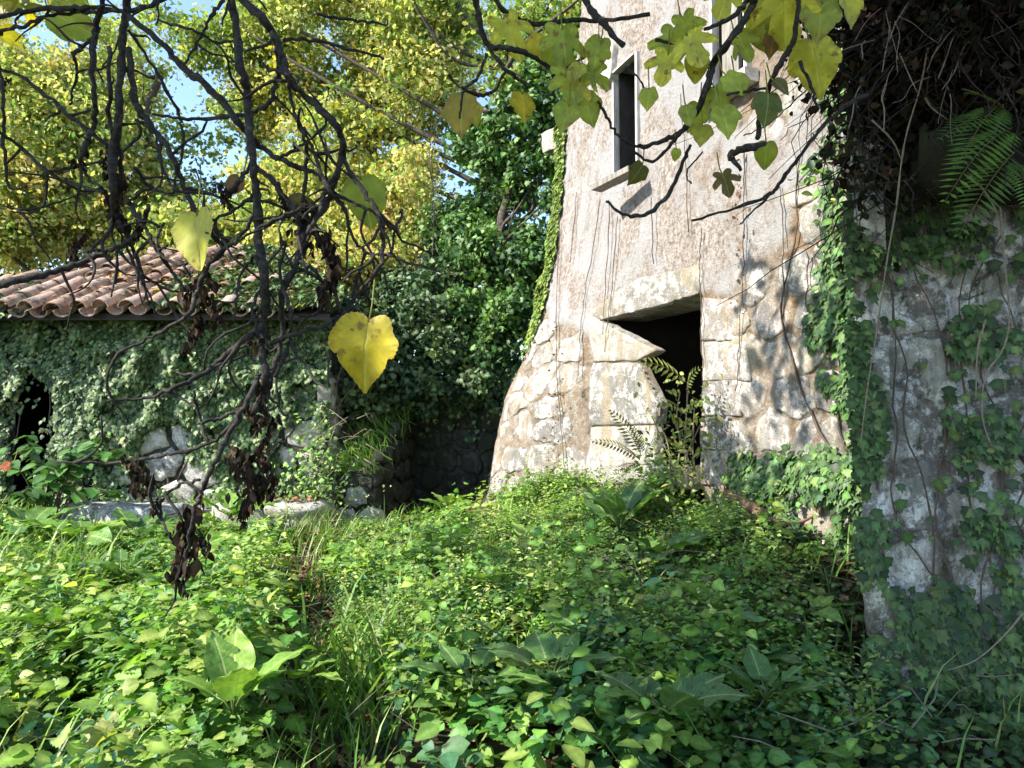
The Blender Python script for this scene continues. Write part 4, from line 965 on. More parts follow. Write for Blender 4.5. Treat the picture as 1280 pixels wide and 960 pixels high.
herbs('ground_ivy', 'dark ivy creeping over the bank between tower and buttress', 4200, R_bank, .16, .075, T_IVY, PAL_IVYB+PAL_IVY, 8, L_ivy, upn=.8)
herbs('corner_ivy', 'dense blue-green ivy carpeting the ground at the buttress foot', 1700, lambda x, y: sstep(1.0, 1.35, x)*sstep(4.0, 3.6, y), .13, .07, T_IVY, PAL_IVYB, 8, L_ivy, upn=.75)
herbs('block_ivy', 'small ivy leaves over the long stone block', 10, lambda x, y: 1.0*(y > 0), .1, .05, T_IVY, PAL_IVYG, 3, L_ivy)
# ivy lying on the stone block
bpy.data.objects.remove(bpy.data.objects['block_ivy'])
k = 900; a = rng.uniform(-1, 1, k); b = rng.uniform(-1, 1, k); lb = LB()
P = np.stack([bA[0]+a*.55, 7.6+b*.34, bA[2]+.10-.10*np.abs(a)**4-.14*np.abs(b)**3-.25*(b < -.85)*rng.random(k)], -1)
lb.add(T_IVY, P, rdir(k)*[1, 1, .3], norm(np.array([0, -.3, 1])+.4*rdir(k)), .055*rng.uniform(.6, 1.2, k), pal(k, PAL_IVYG)); o = lb.build('ivy_cover', L_ivy)
tag(o, 'small ivy leaves carpeting the top of the long stone block', 'ivy', None, 'stuff')
# grass
def grass(name, label, n, reg, ln, cols, w=1.0, cat='grass'):
    x = rng.uniform(-7, 3, n*8); y = 2+7*rng.random(n*8)**.8; k = (rng.random(n*8) < reg(x, y)) & in_view(x, y) & free(x, y); x, y = x[k][:n], y[k][:n]; n = len(x)
    az = rng.uniform(0, 6.28, n); t = rng.uniform(.15, .8, n); X = np.stack([np.cos(az)*t, np.sin(az)*t, np.ones(n)], -1)
    Nn = norm(np.stack([-np.cos(az), -np.sin(az), .5*np.ones(n)], -1)); lb = LB()
    V0 = T_BL[0].copy(); V0[:, 0] *= w
    lb.add((V0, T_BL[1]), np.stack([x, y, ground_z(x, y)-.01], -1), X, Nn, ln*rng.uniform(.5, 1.3, n), pal(n, cols)); return tag(lb.build(name, L_grass), label, cat, None, 'stuff')
grass('path_grass', 'tufted grass beside the trodden path', 4200, lambda x, y: np.clip(sstep(.75, .1, path_d(x, y))*sstep(6.3, 5, y)*np.where(fbm(x*3, y*3, 0, 2) > .47, 1, .08), 0, 1), .24, PAL_GRASS)
tuft = at_y(480, 800, 3.9)
grass('mound_grass', 'dense bright tussock of long grass right of the path', 9000, lambda x, y: np.exp(-(((x+.68)/.34)**2+((y-3.9)/.55)**2)*1.3)*(.4+.6*(fbm(x*7, y*7, 0, 2) > .46)), .40, PAL_GRASS)
tuft = at_y(20, 760, 4.6)
grass('edge_grass', 'pale long grass at the left edge of the view', 9000, lambda x, y: sstep(-2.6, -3.2, x+.3*(y-5))*sstep(6.2, 5.2, y)*(fbm(x*4, y*4, 0, 2) > .42), .46, PAL_GRASS+[(.22, .28, .10)])
grass('scattered_grass', 'thin grass blades scattered through the undergrowth', 4200, lambda x, y: .6*(fbm(x*1.7, y*1.7, 0, 2) > .52)+.05, .34, PAL_GRASS+[(.34, .38, .16)], .7)
# litter of dead leaves and twigs
def litter(name, label, n, reg, size, pals=PAL_DEAD, z=.012):
    x = rng.uniform(-7, 3, n*6); y = 2+8*rng.random(n*6); k = (rng.random(n*6) < reg(x, y)) & in_view(x, y); x, y = x[k][:n], y[k][:n]; n = len(x); lb = LB()
    lb.add(T_OAK, np.stack([x, y, ground_z(x, y)+z+.02*rng.random(n)], -1), rdir(n)*[1, 1, .3], norm(np.array([0, 0, 1])+.5*rdir(n)), size*rng.uniform(.6, 1.3, n), pal(n, pals)); return tag(lb.build(name, L_dead), label, 'dead leaves', None, 'stuff')
litter('leaf_litter', 'brown leaf litter on the path and bare soil', 9000, lambda x, y: .25+.75*sstep(.5, .1, path_d(x, y)), .06)
litter('bank_litter', 'dry brown leaves caught on the bank below the tower', 2600, lambda x, y: sstep(.9, 1.3, x)*sstep(3.3, 4.3, y), .065, z=.10)
k = 240; x = rng.uniform(bB[0]-.5, bB[0]+.5, k); lb = LB()
lb.add(T_OAK, np.stack([x, 8.1+rng.uniform(-.28, .28, k), np.full(k, bB[2]+.03)], -1), rdir(k)*[1, 1, .2], norm(np.array([0, 0, 1])+.4*rdir(k)), .07*rng.uniform(.5, 1.2, k), pal(k, PAL_DEAD))
tag(lb.build('slab_litter', L_dead), 'brown leaves lying on the flat pale slab', 'dead leaves', None, 'stuff')
k = 1500; x = rng.uniform(-7, -2.2, k); yy = rng.uniform(EY, RYY, k); lb = LB()
lb.add(T_OAK, np.stack([x, yy, EZ+(yy-EY)*slope+.15], -1)[x > -5.3], (rdir(k)*[1, 1, .3])[x > -5.3], norm(np.array([0, -.5, 1])+.4*rdir(k))[x > -5.3], (.075*rng.uniform(.4, 1.2, k))[x > -5.3], pal(k, PAL_DEAD+[(.38, .30, .06)])[x > -5.3])
tag(lb.build('roof_litter', L_dead), 'fallen leaves scattered over the roof tiles', 'dead leaves', None, 'stuff')

# dead twigs and stems lying through the undergrowth
m = MB()
for i in range(420):
    x = random.uniform(-2.5, 2.1); y = random.uniform(2.9, 7.2)
    if not (in_view(np.array(x), np.array(y)) and free(np.array(x), np.array(y))): continue
    if x < .5 and random.random() < .6: continue
    az = random.uniform(0, 6.28); ln = random.uniform(.12, .5); p = np.array([x, y, float(ground_z(x, y))+random.uniform(.05, .26)]); d = np.array([math.cos(az), math.sin(az), random.uniform(-.2, .5)])*ln
    m.tube([p, p+d*.5+rng.normal(size=3)*.02, p+d], [.0035, .003, .0015], 4, cap=False)
tag(m.build('dead_twigs', M_twig), 'thin dead twigs and stalks caught in the undergrowth', 'twigs', None, 'stuff')
# ------------------------------------------------------------------ broad-leaved plants, every leaf a part
def big_leaf(L, w, droop, col, wav=.04):
    ni, nj = 12, 6; V = []; T = []
    for i in range(ni+1):
        t = i/ni; hw = w*(math.sin(math.pi*min(1, t*1.02)**.75)**.8 if 0 < t < 1 else .0)+.004
        for j in range(-nj//2, nj//2+1):
            s = j/(nj/2); z = .10*abs(s)*hw*2-droop*t**2.2+wav*math.sin(t*17+j*1.3)*abs(s)+.012*math.cos(t*40)*abs(s)
            V.append((s*hw, t-.06*abs(s)*hw, z)); T.append(np.array(col)*(1.25 if j == 0 else 1.0-.06*(i % 2)))
    k = nj+1; F = [(i*k+j, i*k+j+1, (i+1)*k+j+1, (i+1)*k+j) for i in range(ni) for j in range(nj)]
    me = mesh_np('leaf', V, F, np.clip(np.array(T), 0, 1), True); me.materials.append(L_bigv); add_blade(me, [(v[0], v[1], 0) for v in V]); return me
def broad_plant(px, py, n, size, cols, label, lift=.0, erect=.6, base=None, grp='broad-leaved weeds'):
    g = ground_hit(px, py) if base is None else np.array(base); g = np.array([g[0], g[1], ground_z(g[0], g[1])+lift+.17]); t = empty('broad_leaf_plant'); tag(t, label, 'plant', grp)
    for i in range(n):
        az = 2.4*i+random.uniform(-.4, .4); e = erect*random.uniform(.55, 1.4); s = size*random.uniform(.65, 1.15)
        X = np.array([math.cos(az), math.sin(az), e]); Nn = np.array([-math.cos(az)*e, -math.sin(az)*e, 1.0])+.2*rng.normal(size=3)
        pet = .12*size/.3; b = g+norm(X)*pet
        m = MB(); m.tube([g, g+norm(X)*pet*.5+[0, 0, .02], b+norm(X)*.02], [.006, .005, .004], 5, tint=(.12, .18, .04)); m.build('stalk', L_big, t)
        leaf_part(t, None, b, X, Nn, s, big_leaf(1, random.uniform(.24, .34), random.uniform(.10, .45), random.choice(cols)))
    return g
BG = [(.09, .21, .05), (.08, .18, .05), (.12, .25, .05), (.07, .16, .045)]
BL = [(.17, .33, .05), (.24, .40, .07), (.14, .28, .05)]
broad_plant(775, 700, 9, .36, BG, 'large dark upright broad-leaved weed below the doorway slope', .06, 1.1)
broad_plant(830, 740, 8, .27, BG, 'broad-leaved weed right of the tallest upright one, below the bank', .05, .6)
broad_plant(590, 930, 7, .27, BG, 'dark wide-leaved rosette beside the grass tussock, bottom centre', .08, .5)
broad_plant(740, 870, 9, .26, BG, 'spreading broad-leaved weed in the middle of the right foreground', .10, .45)
broad_plant(700, 800, 8, .22, BL, 'paler broad-leaved weed between the tussock and the upright weed', .10, .5)
broad_plant(830, 990, 8, .24, BG, 'pointed drooping-leaved weed at the bottom edge, right of centre', .12, .6)
broad_plant(930, 900, 7, .20, BG, 'low broad-leaved weed near the foot of the buttress', .08, .4)
broad_plant(1010, 830, 6, .16, BL, 'small fresh green weed on the bank edge by the buttress', .08, .4)
broad_plant(290, 990, 7, .25, BL, 'yellow-green long-leaved weed at the bottom edge, left of the path', .12, 1.2)
broad_plant(100, 710, 8, .40, BL, 'wide pale-leaved weed in front of the ivy-topped stone block', .05, .45)
broad_plant(170, 705, 7, .36, BG, 'large soft-leaved weed right below the stone block', .05, .4)
broad_plant(30, 700, 7, .42, BG, 'large shaded weed at the far left below the leafy shrub', .05, .5)
broad_plant(290, 680, 7, .36, BL, 'upright pale-leaved weed between stone block and flat slab', .05, .9)
broad_plant(240, 730, 6, .34, BL, 'sprawling sunlit weed between the stone block and the path', .08, .4)
broad_plant(560, 665, 8, .27, BL, 'bright sunlit weed at the edge of the bare recess', .05, .7)
broad_plant(330, 740, 7, .24, BL, 'sunlit round-leaved weed just left of the upper path', .08, .5)
for (x_, y_, n_, sz_, pl_, lb_) in [(60, 860, 7, .22, BL, 'medium sunlit weed in the lower left corner region'), (180, 900, 7, .22, BL, 'broad-leaved weed above the lower left edge of the view'), (370, 930, 6, .18, BL, 'small broad weed at the bottom end of the path'), (220, 800, 6, .24, BL, 'bright spreading weed in the middle of the left foreground'), (150, 770, 6, .22, BG, 'darker weed among nettles left of the reddish seedling'), (660, 720, 6, .20, BL, 'small broad-leaved weed in the sunlit middle ground'), (600, 790, 6, .19, BL, 'small broad-leaved weed behind the grass tussock'), (690, 930, 8, .26, BG, 'large shaded weed beside the bottom rosette'), (890, 830, 7, .20, BL, 'fresh green weed in front of the mossy stone'), (960, 960, 7, .20, BG, 'shaded weed at the bottom edge near the buttress')]:
    broad_plant(x_, y_, n_, sz_, pl_, lb_, .10, random.uniform(.4, .9))
broad_plant(430, 650, 7, .22, BL, 'weed crowding the shaded foot of the wall stub', .03, .6)
# leafy shrub at the left, in front of the dark doorway
sh = empty('leafy_shrub'); tag(sh, 'leafy shrub with drooping pointed leaves before the dark doorway at far left', 'shrub')
sb = np.array([*at_y(60, 640, 7.3)[:2], 0]); sb[2] = ground_z(sb[0], sb[1])
for i in range(14):
    tip = at_y(random.uniform(-20, 145), random.uniform(545, 620), random.uniform(6.8, 7.8)); P = catmull([sb+[random.uniform(-.1, .1), 0, 0], sb*.55+tip*.45+[0, 0, .25], tip], 5); m = MB(); m.tube(P, np.linspace(.012, .003, len(P)), 5); m.build('stem', M_vine, sh)
    lb = LB(); k = 18; q = P[rng.integers(4, len(P), k)]+rng.normal(size=(k, 3))*.02; az = rng.uniform(0, 6.28, k)
    lb.add(T_OV, q, np.stack([np.cos(az), np.sin(az), -.35+0*az], -1), norm(np.array([0, -.2, 1])+.3*rdir(k)), rng.uniform(.10, .19, k), pal(k, [(.07, .16, .04), (.10, .2, .05), (.05, .12, .03)])); lb.build('leaves', L_big, sh)['kind'] = 'stuff'
# fern-like grassy growth on the stub and a dry twig clump
k = 900; u = rng.uniform(0, STW, k); P = STS(u, 1.02+u*.62, -.25+.28*rng.normal(size=k)*.6); lb = LB()
P[:, 2] = 1.0+u*.62; lb.add((T_BL[0]*[1.3, 1, 1], T_BL[1]), P, norm(np.array([-.4, -.5, .8])+.6*rdir(k)), rdir(k), rng.uniform(.1, .3, k), pal(k, PAL_GRASS)); tag(lb.build('stub_grass', L_grass), 'fresh grass growing on the sloping top of the wall stub', 'grass', None, 'stuff')
k = 600; u = rng.random(k); q = at_y(392, 590, 8.2); P = q+rng.normal(size=(k, 3))*[.12, .15, .28]; lb = LB()
lb.add(T_IVY, P, rdir(k), norm(np.array([-.3, -.6, .6])+.5*rdir(k)), .055*rng.uniform(.5, 1.2, k), pal(k, PAL_IVYG+PAL_HERB)); P2 = at_y(390, 615, 8.1)+rng.normal(size=(k, 3))*[.3, .15, .16]; lb.add(T_SM, P2, rdir(k), norm(np.array([-.3, -.6, .6])+.5*rdir(k)), .05*rng.uniform(.5, 1.2, k), pal(k, PAL_IVYG+PAL_HERB))
tag(lb.build('stub_creeper', L_ivy), 'creeper and small weeds crowding the end of the wall stub', 'creeper', None, 'stuff')
tw = empty('twig_bundle'); tag(tw, 'pale dry twigs tangled above the wall stub', 'dry twigs')
for i in range(22):
    a = at_y(random.uniform(400, 470), random.uniform(520, 590), 8.1); b = a+np.array([random.uniform(-.3, .3), random.uniform(-.1, .1), random.uniform(-.25, .2)]); m = MB(); m.tube([a, (a+b)/2+rng.normal(size=3)*.05, b], [.006, .004, .002], 4); m.build('twig', M_twig, tw)
# hanging mat above recess is ivy_bush. Peeled log on the bank
a = ground_hit(905, 668); b = ground_hit(1000, 722); b = a*.35+b*.65; a[2] = ground_z(a[0], a[1])+.34; b[2] = ground_z(b[0], b[1])+.24
m = MB(); P = catmull([a, a*.6+b*.4+[0, 0, .02], b], 6); m.tube(P, np.linspace(.05, .035, len(P)), 10, knob=.12); o = m.build('fallen_log', M_log); tag(o, 'reddish peeled log lying on the ivy bank below the tower', 'log')
c_ = b*.7+a*.3; 
m = MB(); m.tube(catmull([b, b+[.15, -.1, -.02], b+[.35, -.05, .05]], 4), np.linspace(.02, .008, 9), 6, knob=.2); o = m.build('side_branch', M_log, o)
g = ground_hit(925, 790); boulder('mossy_stone', 'mossy stone half buried under dry grass on the bank', (g[0], g[1]+.1, g[2]+.08), .17, .15, .14, M_mortar, 2.4, 'stone')
g = ground_hit(985, 810); boulder('bank_stone', 'brownish stone among ivy on the bank, right of the mossy stone', (g[0], g[1]+.1, g[2]+.10), .10, .10, .12, M_dress, 2.4, 'stone')
k = 160; g = ground_hit(905, 770); lb = LB(); lb.add((T_BL[0]*[.5, 1, 1], T_BL[1]), g+[0, 0, .18]+rng.normal(size=(k, 3))*[.10, .08, .03], norm(np.array([-.7, -.6, -.6])+.3*rdir(k)), rdir(k), rng.uniform(.2, .45, k), pal(k, [(.34, .28, .16), (.42, .36, .22), (.25, .2, .12)])); tag(lb.build('dry_grass', L_dead), 'straw-coloured dry grass hanging over the mossy stone', 'dry grass', None, 'stuff')
# a curled orange leaf at the buttress foot and stalks
def single_leaf(px, py, lift, size, col, label, tm=T_OAK):
    g = ground_hit(px, py, lift); o = link('fallen_leaf', mesh_np('fallen_leaf', tm[0], tm[1], np.tile(col, (len(tm[0]), 1))), L_dead); o.location = g+[0, 0, .02]; o.scale = (size,)*3; o.rotation_euler = (.5, -.3, random.uniform(0, 6)); tag(o, label, 'leaf')
single_leaf(1065, 902, .12, .11, (.55, .22, .05), 'curled orange dead leaf on the ivy at the buttress foot')
single_leaf(550, 945, .12, .07, (.50, .38, .22), 'pale tan dead leaf under the dark rosette')
single_leaf(735, 790, .14, .06, (.45, .40, .30), 'whitish dead leaf among the pale weeds in the centre')
# reddish stalk in the left foreground
st_ = empty('seedling'); tag(st_, 'thin seedling with reddish-brown stem standing in the left foreground greenery', 'seedling')
g = ground_hit(273, 870); g[2] = ground_z(g[0], g[1]); P = catmull([g, g+[.0, 0, .2], g+[-.02, 0, .42]], 4); m = MB(); m.tube(P, np.linspace(.008, .004, len(P)), 6); m.build('stem', M_log, st_)
for i in range(8):
    az = i*2.3; q = P[4+i//2]; leaf_part(st_, T_RD, q, [math.cos(az), math.sin(az), .3], [0, 0, 1], random.uniform(.05, .08), leaf_meshes(T_RD, PAL_HERB, L_green, 1)[0])

# ------------------------------------------------------------------ ferns
def frond_mesh(n=18, col=(.1, .2, .03), width=.22, pin=.035, arch=.35, twist=0):
    V0, F0 = T_SM; lb = []; V = []; F = []; T = []; c = 0
    axis = [np.array([0, t, arch*t*(1-t)*1.6-arch*.5*t**3]) for t in np.linspace(0, 1, n+1)]
    mb = MB(); mb.tube(axis, np.linspace(.010, .003, n+1), 4, tint=(.16, .14, .05)); 
    for i in range(2, n+1):
        t = i/n; L = width*math.sin(math.pi*(t*.86+.12))**.8+.02
        for s in (-1, 1):
            a = leaf_arrays(T_SM, np.array([axis[i]]), [[s*1.0, .45, -.12]], [[0, .05, 1]], [L], np.array([np.array(col)*random.uniform(.8, 1.25)]))
            W_ = a[0].copy(); d = W_-axis[i]; ax = norm(np.array([s*1.0, .45, -.12])); pr = d@ax; perp = d-np.outer(pr, ax); W_ = axis[i]+np.outer(pr, ax)+perp*(pin/(.32*L))*.5
            mb.add(W_, [tuple(f) for f in a[1]], tint=a[2])
    return np.vstack(mb.v), mb.f, np.vstack(mb.t)
def fern(label, fr, cols, mat, group=None, nm='fern', cat='fern', n=16, width=.22, pin=.04):
    t = empty(nm); tag(t, label, cat, group)
    for (a, b, arch) in fr:
        a, b = np.array(a), np.array(b); L = np.linalg.norm(b-a); X = (b-a)/L; V, F, T = frond_mesh(n, random.choice(cols), width, pin, arch)
        Nn = np.array([0, -.6, .8]); Nn = norm(Nn-X*np.dot(Nn, X)); Y = np.cross(X, Nn); W_ = a+L*(V[:, :1]*Y+V[:, 1:2]*X+V[:, 2:3]*Nn)
        link('frond', mesh_np('frond', W_, F, T), mat, t)
    return t
FG = [(.10, .20, .03), (.13, .24, .04), (.08, .16, .03)]
fern('green fern fronds arching out of the dark ledge at upper right', [(at(1262, 150, 3.1), at(1180, 160, 2.95), .2), (at(1265, 160, 3.1), at(1185, 235, 2.95), .25), (at(1268, 190, 3.1), at(1200, 285, 3.0), .2), (at(1262, 150, 3.1), at(1215, 110, 3.0), .2), (at(1265, 200, 3.1), at(1290, 260, 2.95), .2), (at(1270, 170, 3.05), at(1320, 150, 2.95), .2), (at(1250, 130, 3.1), at(1200, 195, 2.9), .2)], FG, L_green, n=18, width=.24, pin=.035)
dy = 6.6; fy = 6.05
sap = fern('yellowing pinnate sapling growing in the tower doorway', [(at_y(858, 478, fy), at_y(803, 448, 6.0), .2), (at_y(860, 490, fy), at_y(872, 458, 5.9), .3), (at_y(856, 515, fy), at_y(822, 500, 5.9), .2), (at_y(850, 520, fy), at_y(878, 500, 5.9), .2), (at_y(845, 560, fy), at_y(822, 540, 5.9), .2)], [(.24, .28, .07), (.17, .23, .06), (.13, .18, .05)], L_green, nm='sapling', cat='sapling', n=9, width=.34, pin=.07)
for px in [[(862, 610), (856, 560), (858, 520), (860, 478)], [(842, 605), (850, 560), (846, 520), (850, 490)], [(870, 600), (866, 560), (868, 510)], [(838, 600), (836, 560), (824, 525)], [(850, 600), (832, 560), (815, 520)], [(866, 590), (850, 545), (838, 515)], [(846, 606), (862, 560), (876, 530)]]:
    m = MB(); m.tube(catmull([at_y(x, y, fy) for x, y in px], 4), .006, 5, knob=.2); m.build('stem', M_twig, sap)
k = 420; lb = LB(); q = at_y(850, 560, fy-.05)+rng.normal(size=(k, 3))*[.16, .10, .30]; q = q[q[:, 2] < 2.0]; k = len(q)
lb.add(T_OVN, q, rdir(k), norm(np.array([-.3, -.6, .6])+.5*rdir(k)), rng.uniform(.03, .075, k), pal(k, [(.2, .26, .06), (.14, .2, .05), (.3, .32, .1), (.1, .15, .04)])); lb.build('leaves', L_green, sap)['kind'] = 'stuff'
fern('fading brownish fern against the left door jamb', [(at_y(800, 575, 6.3), at_y(745, 548, 6.2), .2), (at_y(802, 570, 6.3), at_y(766, 512, 6.3), .15), (at_y(804, 570, 6.3), at_y(790, 530, 6.3), .2), (at_y(800, 580, 6.3), at_y(765, 590, 6.2), .2), (at_y(806, 575, 6.3), at_y(822, 545, 6.2), .2)], [(.24, .20, .07), (.30, .26, .10), (.20, .24, .06)], L_green, n=14, width=.2, pin=.05)

# ------------------------------------------------------------------ fig tree: bare hanging limbs on the left
def limb(root, px, r, d0, d1, sides=7, nm='branch', wob=.5, mat=None, knob=.22):
    n = len(px); D = np.linspace(d0, d1, n)+.03*rng.normal(size=n)
    P = catmull([at(x+random.uniform(-wob, wob), y, d) for (x, y), d in zip(px, D)], 6); L = len(P)
    P = P+rng.normal(size=P.shape)*.0016
    rr = (.70 if root is fig else .8)*np.interp(np.linspace(0, 1, L), np.linspace(0, 1, len(r)), r)*D.mean()/FPX
    rr = rr*(1+.22*(vnoise(np.arange(L)*.7+random.random()*50, np.zeros(L)+3)-.5)*2)
    m = MB(); m.tube(P, rr, sides, knob=knob*.4); m.build(nm, mat or M_bark, root); return P
fig = empty('fig_tree'); tag(fig, 'bare-limbed fig with dark drooping branches hanging across the upper left', 'tree')
E = []
LIMBS = [
 ([(-30, 24), (0, 20), (37, 13), (77, 10), (114, 10), (151, 13), (178, 10), (215, -6)], [3.5, 4.5, 4.5], 1.7, 1.7),
 ([(-20, 50), (0, 40), (30, 32), (60, 20), (100, 15), (134, 15)], [3, 3.5], 1.72, 1.7),
 ([(130, -30), (128, 0), (118, 40), (116, 84), (119, 128), (116, 161), (104, 188), (101, 205), (111, 222), (128, 235)], [5, 5, 4, 2.2], 1.65, 1.6),
 ([(163, -40), (161, 0), (155, 34), (153, 67), (149, 111), (148, 151), (141, 188), (141, 228), (146, 272)], [7, 6.5, 7, 7.5, 8], 1.6, 1.6),
 ([(136, 60), (138, 110), (136, 150), (150, 190), (152, 230)], [3.5, 4, 4], 1.66, 1.62),
 ([(161, 20), (202, 54), (228, 84), (255, 104), (279, 128), (302, 158), (329, 185), (356, 202), (390, 215), (410, 232), (430, 262)], [5, 6.5, 6.5, 5, 4, 3.2], 1.6, 1.5),
 ([(161, 37), (188, 77), (205, 107), (222, 141), (228, 161), (228, 188), (222, 215), (218, 240)], [3, 3, 2.5, 2], 1.7, 1.65),
 ([(161, 60), (168, 118), (178, 144), (198, 171), (215, 195), (228, 228), (244, 268)], [6, 6.5, 5, 4], 1.6, 1.55),
 ([(288, -40), (289, 0), (296, 40), (301, 84), (309, 118), (312, 158), (316, 202), (322, 252), (324, 300), (331, 347), (331, 397), (327, 431), (332, 468), (329, 495), (318, 512)], [7, 7.5, 7.5, 8, 7, 6], 1.5, 1.35),
 ([(322, 470), (312, 495), (289, 539), (272, 569), (258, 600), (250, 620), (243, 645), (232, 700)], [5, 5, 4, 3], 1.36, 1.3),
 ([(300, -20), (302, 0), (326, 20), (343, 47), (349, 74), (346, 104), (336, 128), (316, 141), (296, 144), (262, 148), (228, 148), (190, 142)], [7, 6.5, 5, 4, 3.5, 2.5], 1.45, 1.6),
 ([(340, 40), (356, 77), (359, 97), (380, 118), (406, 141), (423, 161), (428, 188), (418, 225), (408, 255), (383, 286), (373, 324), (353, 367), (353, 397), (349, 438), (334, 485)], [6, 5.5, 5.5, 5, 7, 7, 5, 5], 1.45, 1.4),
 ([(359, 97), (366, 134), (380, 168), (383, 202), (380, 252)], [3.5, 3.5, 3], 1.5, 1.45),
 ([(0, 87), (27, 97), (60, 121), (87, 144), (114, 165), (136, 185)], [3.2, 3.8, 4], 1.75, 1.65),
 ([(-5, 155), (0, 165), (30, 188), (60, 215), (91, 230), (130, 240)], [3, 3.5, 3], 1.7, 1.62),
 ([(-8, 60), (0, 87), (4, 128), (5, 168), (8, 208), (13, 235), (34, 233)], [4, 2.8, 3, 2], 1.75, 1.7),
 ([(60, 215), (101, 208), (128, 201), (151, 191), (175, 168), (170, 148)], [3, 2.5, 3], 1.66, 1.6),
 ([(-20, 360), (0, 356), (40, 347), (84, 334), (128, 317), (161, 300), (178, 280), (186, 255)], [7, 6, 5, 3.5], 1.5, 1.58),
 ([(128, 235), (141, 268), (134, 292), (107, 316)], [3.5, 4, 2.5], 1.6, 1.55),
 ([(158, 249), (175, 275), (188, 299), (198, 314), (215, 340), (230, 362)], [4.5, 4, 3.5, 3], 1.58, 1.5),
 ([(158, 307), (171, 340), (178, 354), (188, 387)], [2.5, 2.5, 1.5], 1.6, 1.6), ([(178, 350), (200, 354), (217, 358)], [2, 1.5], 1.6, 1.6),
 ([(228, 279), (245, 279), (269, 274), (302, 255), (314, 247)], [2.5, 2.8, 3], 1.5, 1.48),
 ([(360, 92), (380, 121), (407, 144), (430, 175), (430, 198), (447, 228), (467, 255), (477, 279), (479, 305), (474, 334), (444, 371), (429, 390), (403, 408), (366, 418), (340, 430)], [5, 4.5, 4.5, 4, 4, 3.8, 4], 1.45, 1.38),
 ([(430, 198), (410, 235), (400, 262), (387, 290)], [3.5, 4, 5], 1.45, 1.42),
 ([(410, 235), (437, 252), (467, 265), (491, 286), (504, 262)], [3.5, 3.2, 2], 1.45, 1.42),
 ([(380, 161), (390, 188), (407, 228), (427, 255), (440, 292), (457, 316), (476, 318)], [3, 3.5, 3, 2], 1.43, 1.42),
 ([(331, 408), (302, 428), (282, 445), (252, 468), (218, 485), (181, 498), (134, 500)], [5, 5, 4, 2.5], 1.36, 1.5),
 ([(306, 508), (279, 542), (249, 559), (208, 569), (168, 576), (128, 579), (70, 577)], [4, 3.5, 3, 2], 1.36, 1.5),
 ([(242, 488), (249, 522), (259, 552)], [2.5, 3, 3], 1.4, 1.4), ([(299, 512), (275, 522), (249, 529)], [3.5, 3], 1.36, 1.4),
 ([(334, 493), (356, 519), (368, 535), (353, 552), (336, 557)], [2.5, 2.2, 1.5], 1.36, 1.34),
 ([(248, 600), (222, 607), (200, 622), (183, 622)], [3, 2.5, 2], 1.3, 1.35), ([(200, 622), (202, 648), (212, 668), (225, 693), (229, 742)], [2.5, 2.5, 3], 1.34, 1.3),
 ([(278, 0), (262, 25), (248, 50), (232, 80)], [3.5, 3, 2], 1.6, 1.6), ([(200, 25), (240, 38), (270, 52), (290, 52)], [2.5, 2.5], 1.6, 1.6),
 ([(316, 202), (300, 225), (285, 245), (276, 252)], [3, 5, 4], 1.5, 1.45), ([(322, 285), (350, 272), (372, 262), (400, 258)], [3.5, 3, 3], 1.42, 1.42),
 ([(318, 270), (298, 298), (282, 310), (262, 330), (245, 370), (233, 395), (190, 420), (150, 440)], [3, 4, 4.5, 3.5, 2.5], 1.42, 1.5), ([(284, 310), (272, 290), (268, 275)], [4, 3], 1.45, 1.45),
 ([(318, 318), (302, 340), (296, 370), (292, 400)], [3, 2.5, 2], 1.4, 1.4), ([(330, 350), (316, 385), (322, 420)], [3, 3.5], 1.38, 1.37),
 ([(357, 300), (350, 340), (362, 390), (360, 430), (346, 470)], [3, 3, 3.5], 1.42, 1.36), ([(375, 325), (392, 338), (406, 360), (400, 390), (366, 396)], [2.5, 3, 2], 1.42, 1.4),
 ([(388, 285), (402, 305), (412, 335), (424, 385), (428, 392)], [5, 6, 4, 2.5], 1.42, 1.4), ([(418, 338), (440, 336), (456, 340)], [2, 1.5], 1.4, 1.4),
 ([(235, 245), (250, 270), (262, 285), (270, 300), (282, 310)], [3.5, 4.5, 4.5], 1.55, 1.5), ([(195, 170), (203, 210), (222, 240)], [2.5, 2.5], 1.62, 1.6), ([(168, 210), (190, 235), (216, 242)], [3.5, 3, 2], 1.6, 1.6),
 ([(343, 200), (366, 190), (382, 178), (400, 166)], [3, 2.5, 2], 1.46, 1.46), ([(320, 210), (344, 228), (356, 250), (372, 268), (375, 300)], [5, 6, 6, 5], 1.46, 1.42),
 ([(356, 50), (400, 52), (440, 62), (480, 72)], [3, 3.5, 2], 1.5, 1.6), ([(396, 18), (430, 24), (465, 28)], [2.5, 2.5], 1.6, 1.7), ([(0, 258), (40, 262), (80, 250), (128, 236)], [1.5, 2, 2], 1.8, 1.7),
 ([(90, 66), (96, 90), (90, 120), (88, 132)], [3, 2.5, 1.5], 1.7, 1.7), ([(121, 44), (108, 55), (92, 68)], [3, 4], 1.7, 1.7), ([(147, 275), (160, 298), (172, 330), (178, 350)], [4, 3.5, 2], 1.6, 1.6), ([(240, 320), (228, 332), (205, 322), (196, 300), (204, 280)], [2.5, 3, 2.5], 1.5, 1.55),
]
for px, r, d0, d1 in LIMBS: E.append(limb(fig, px, r, d0, d1))
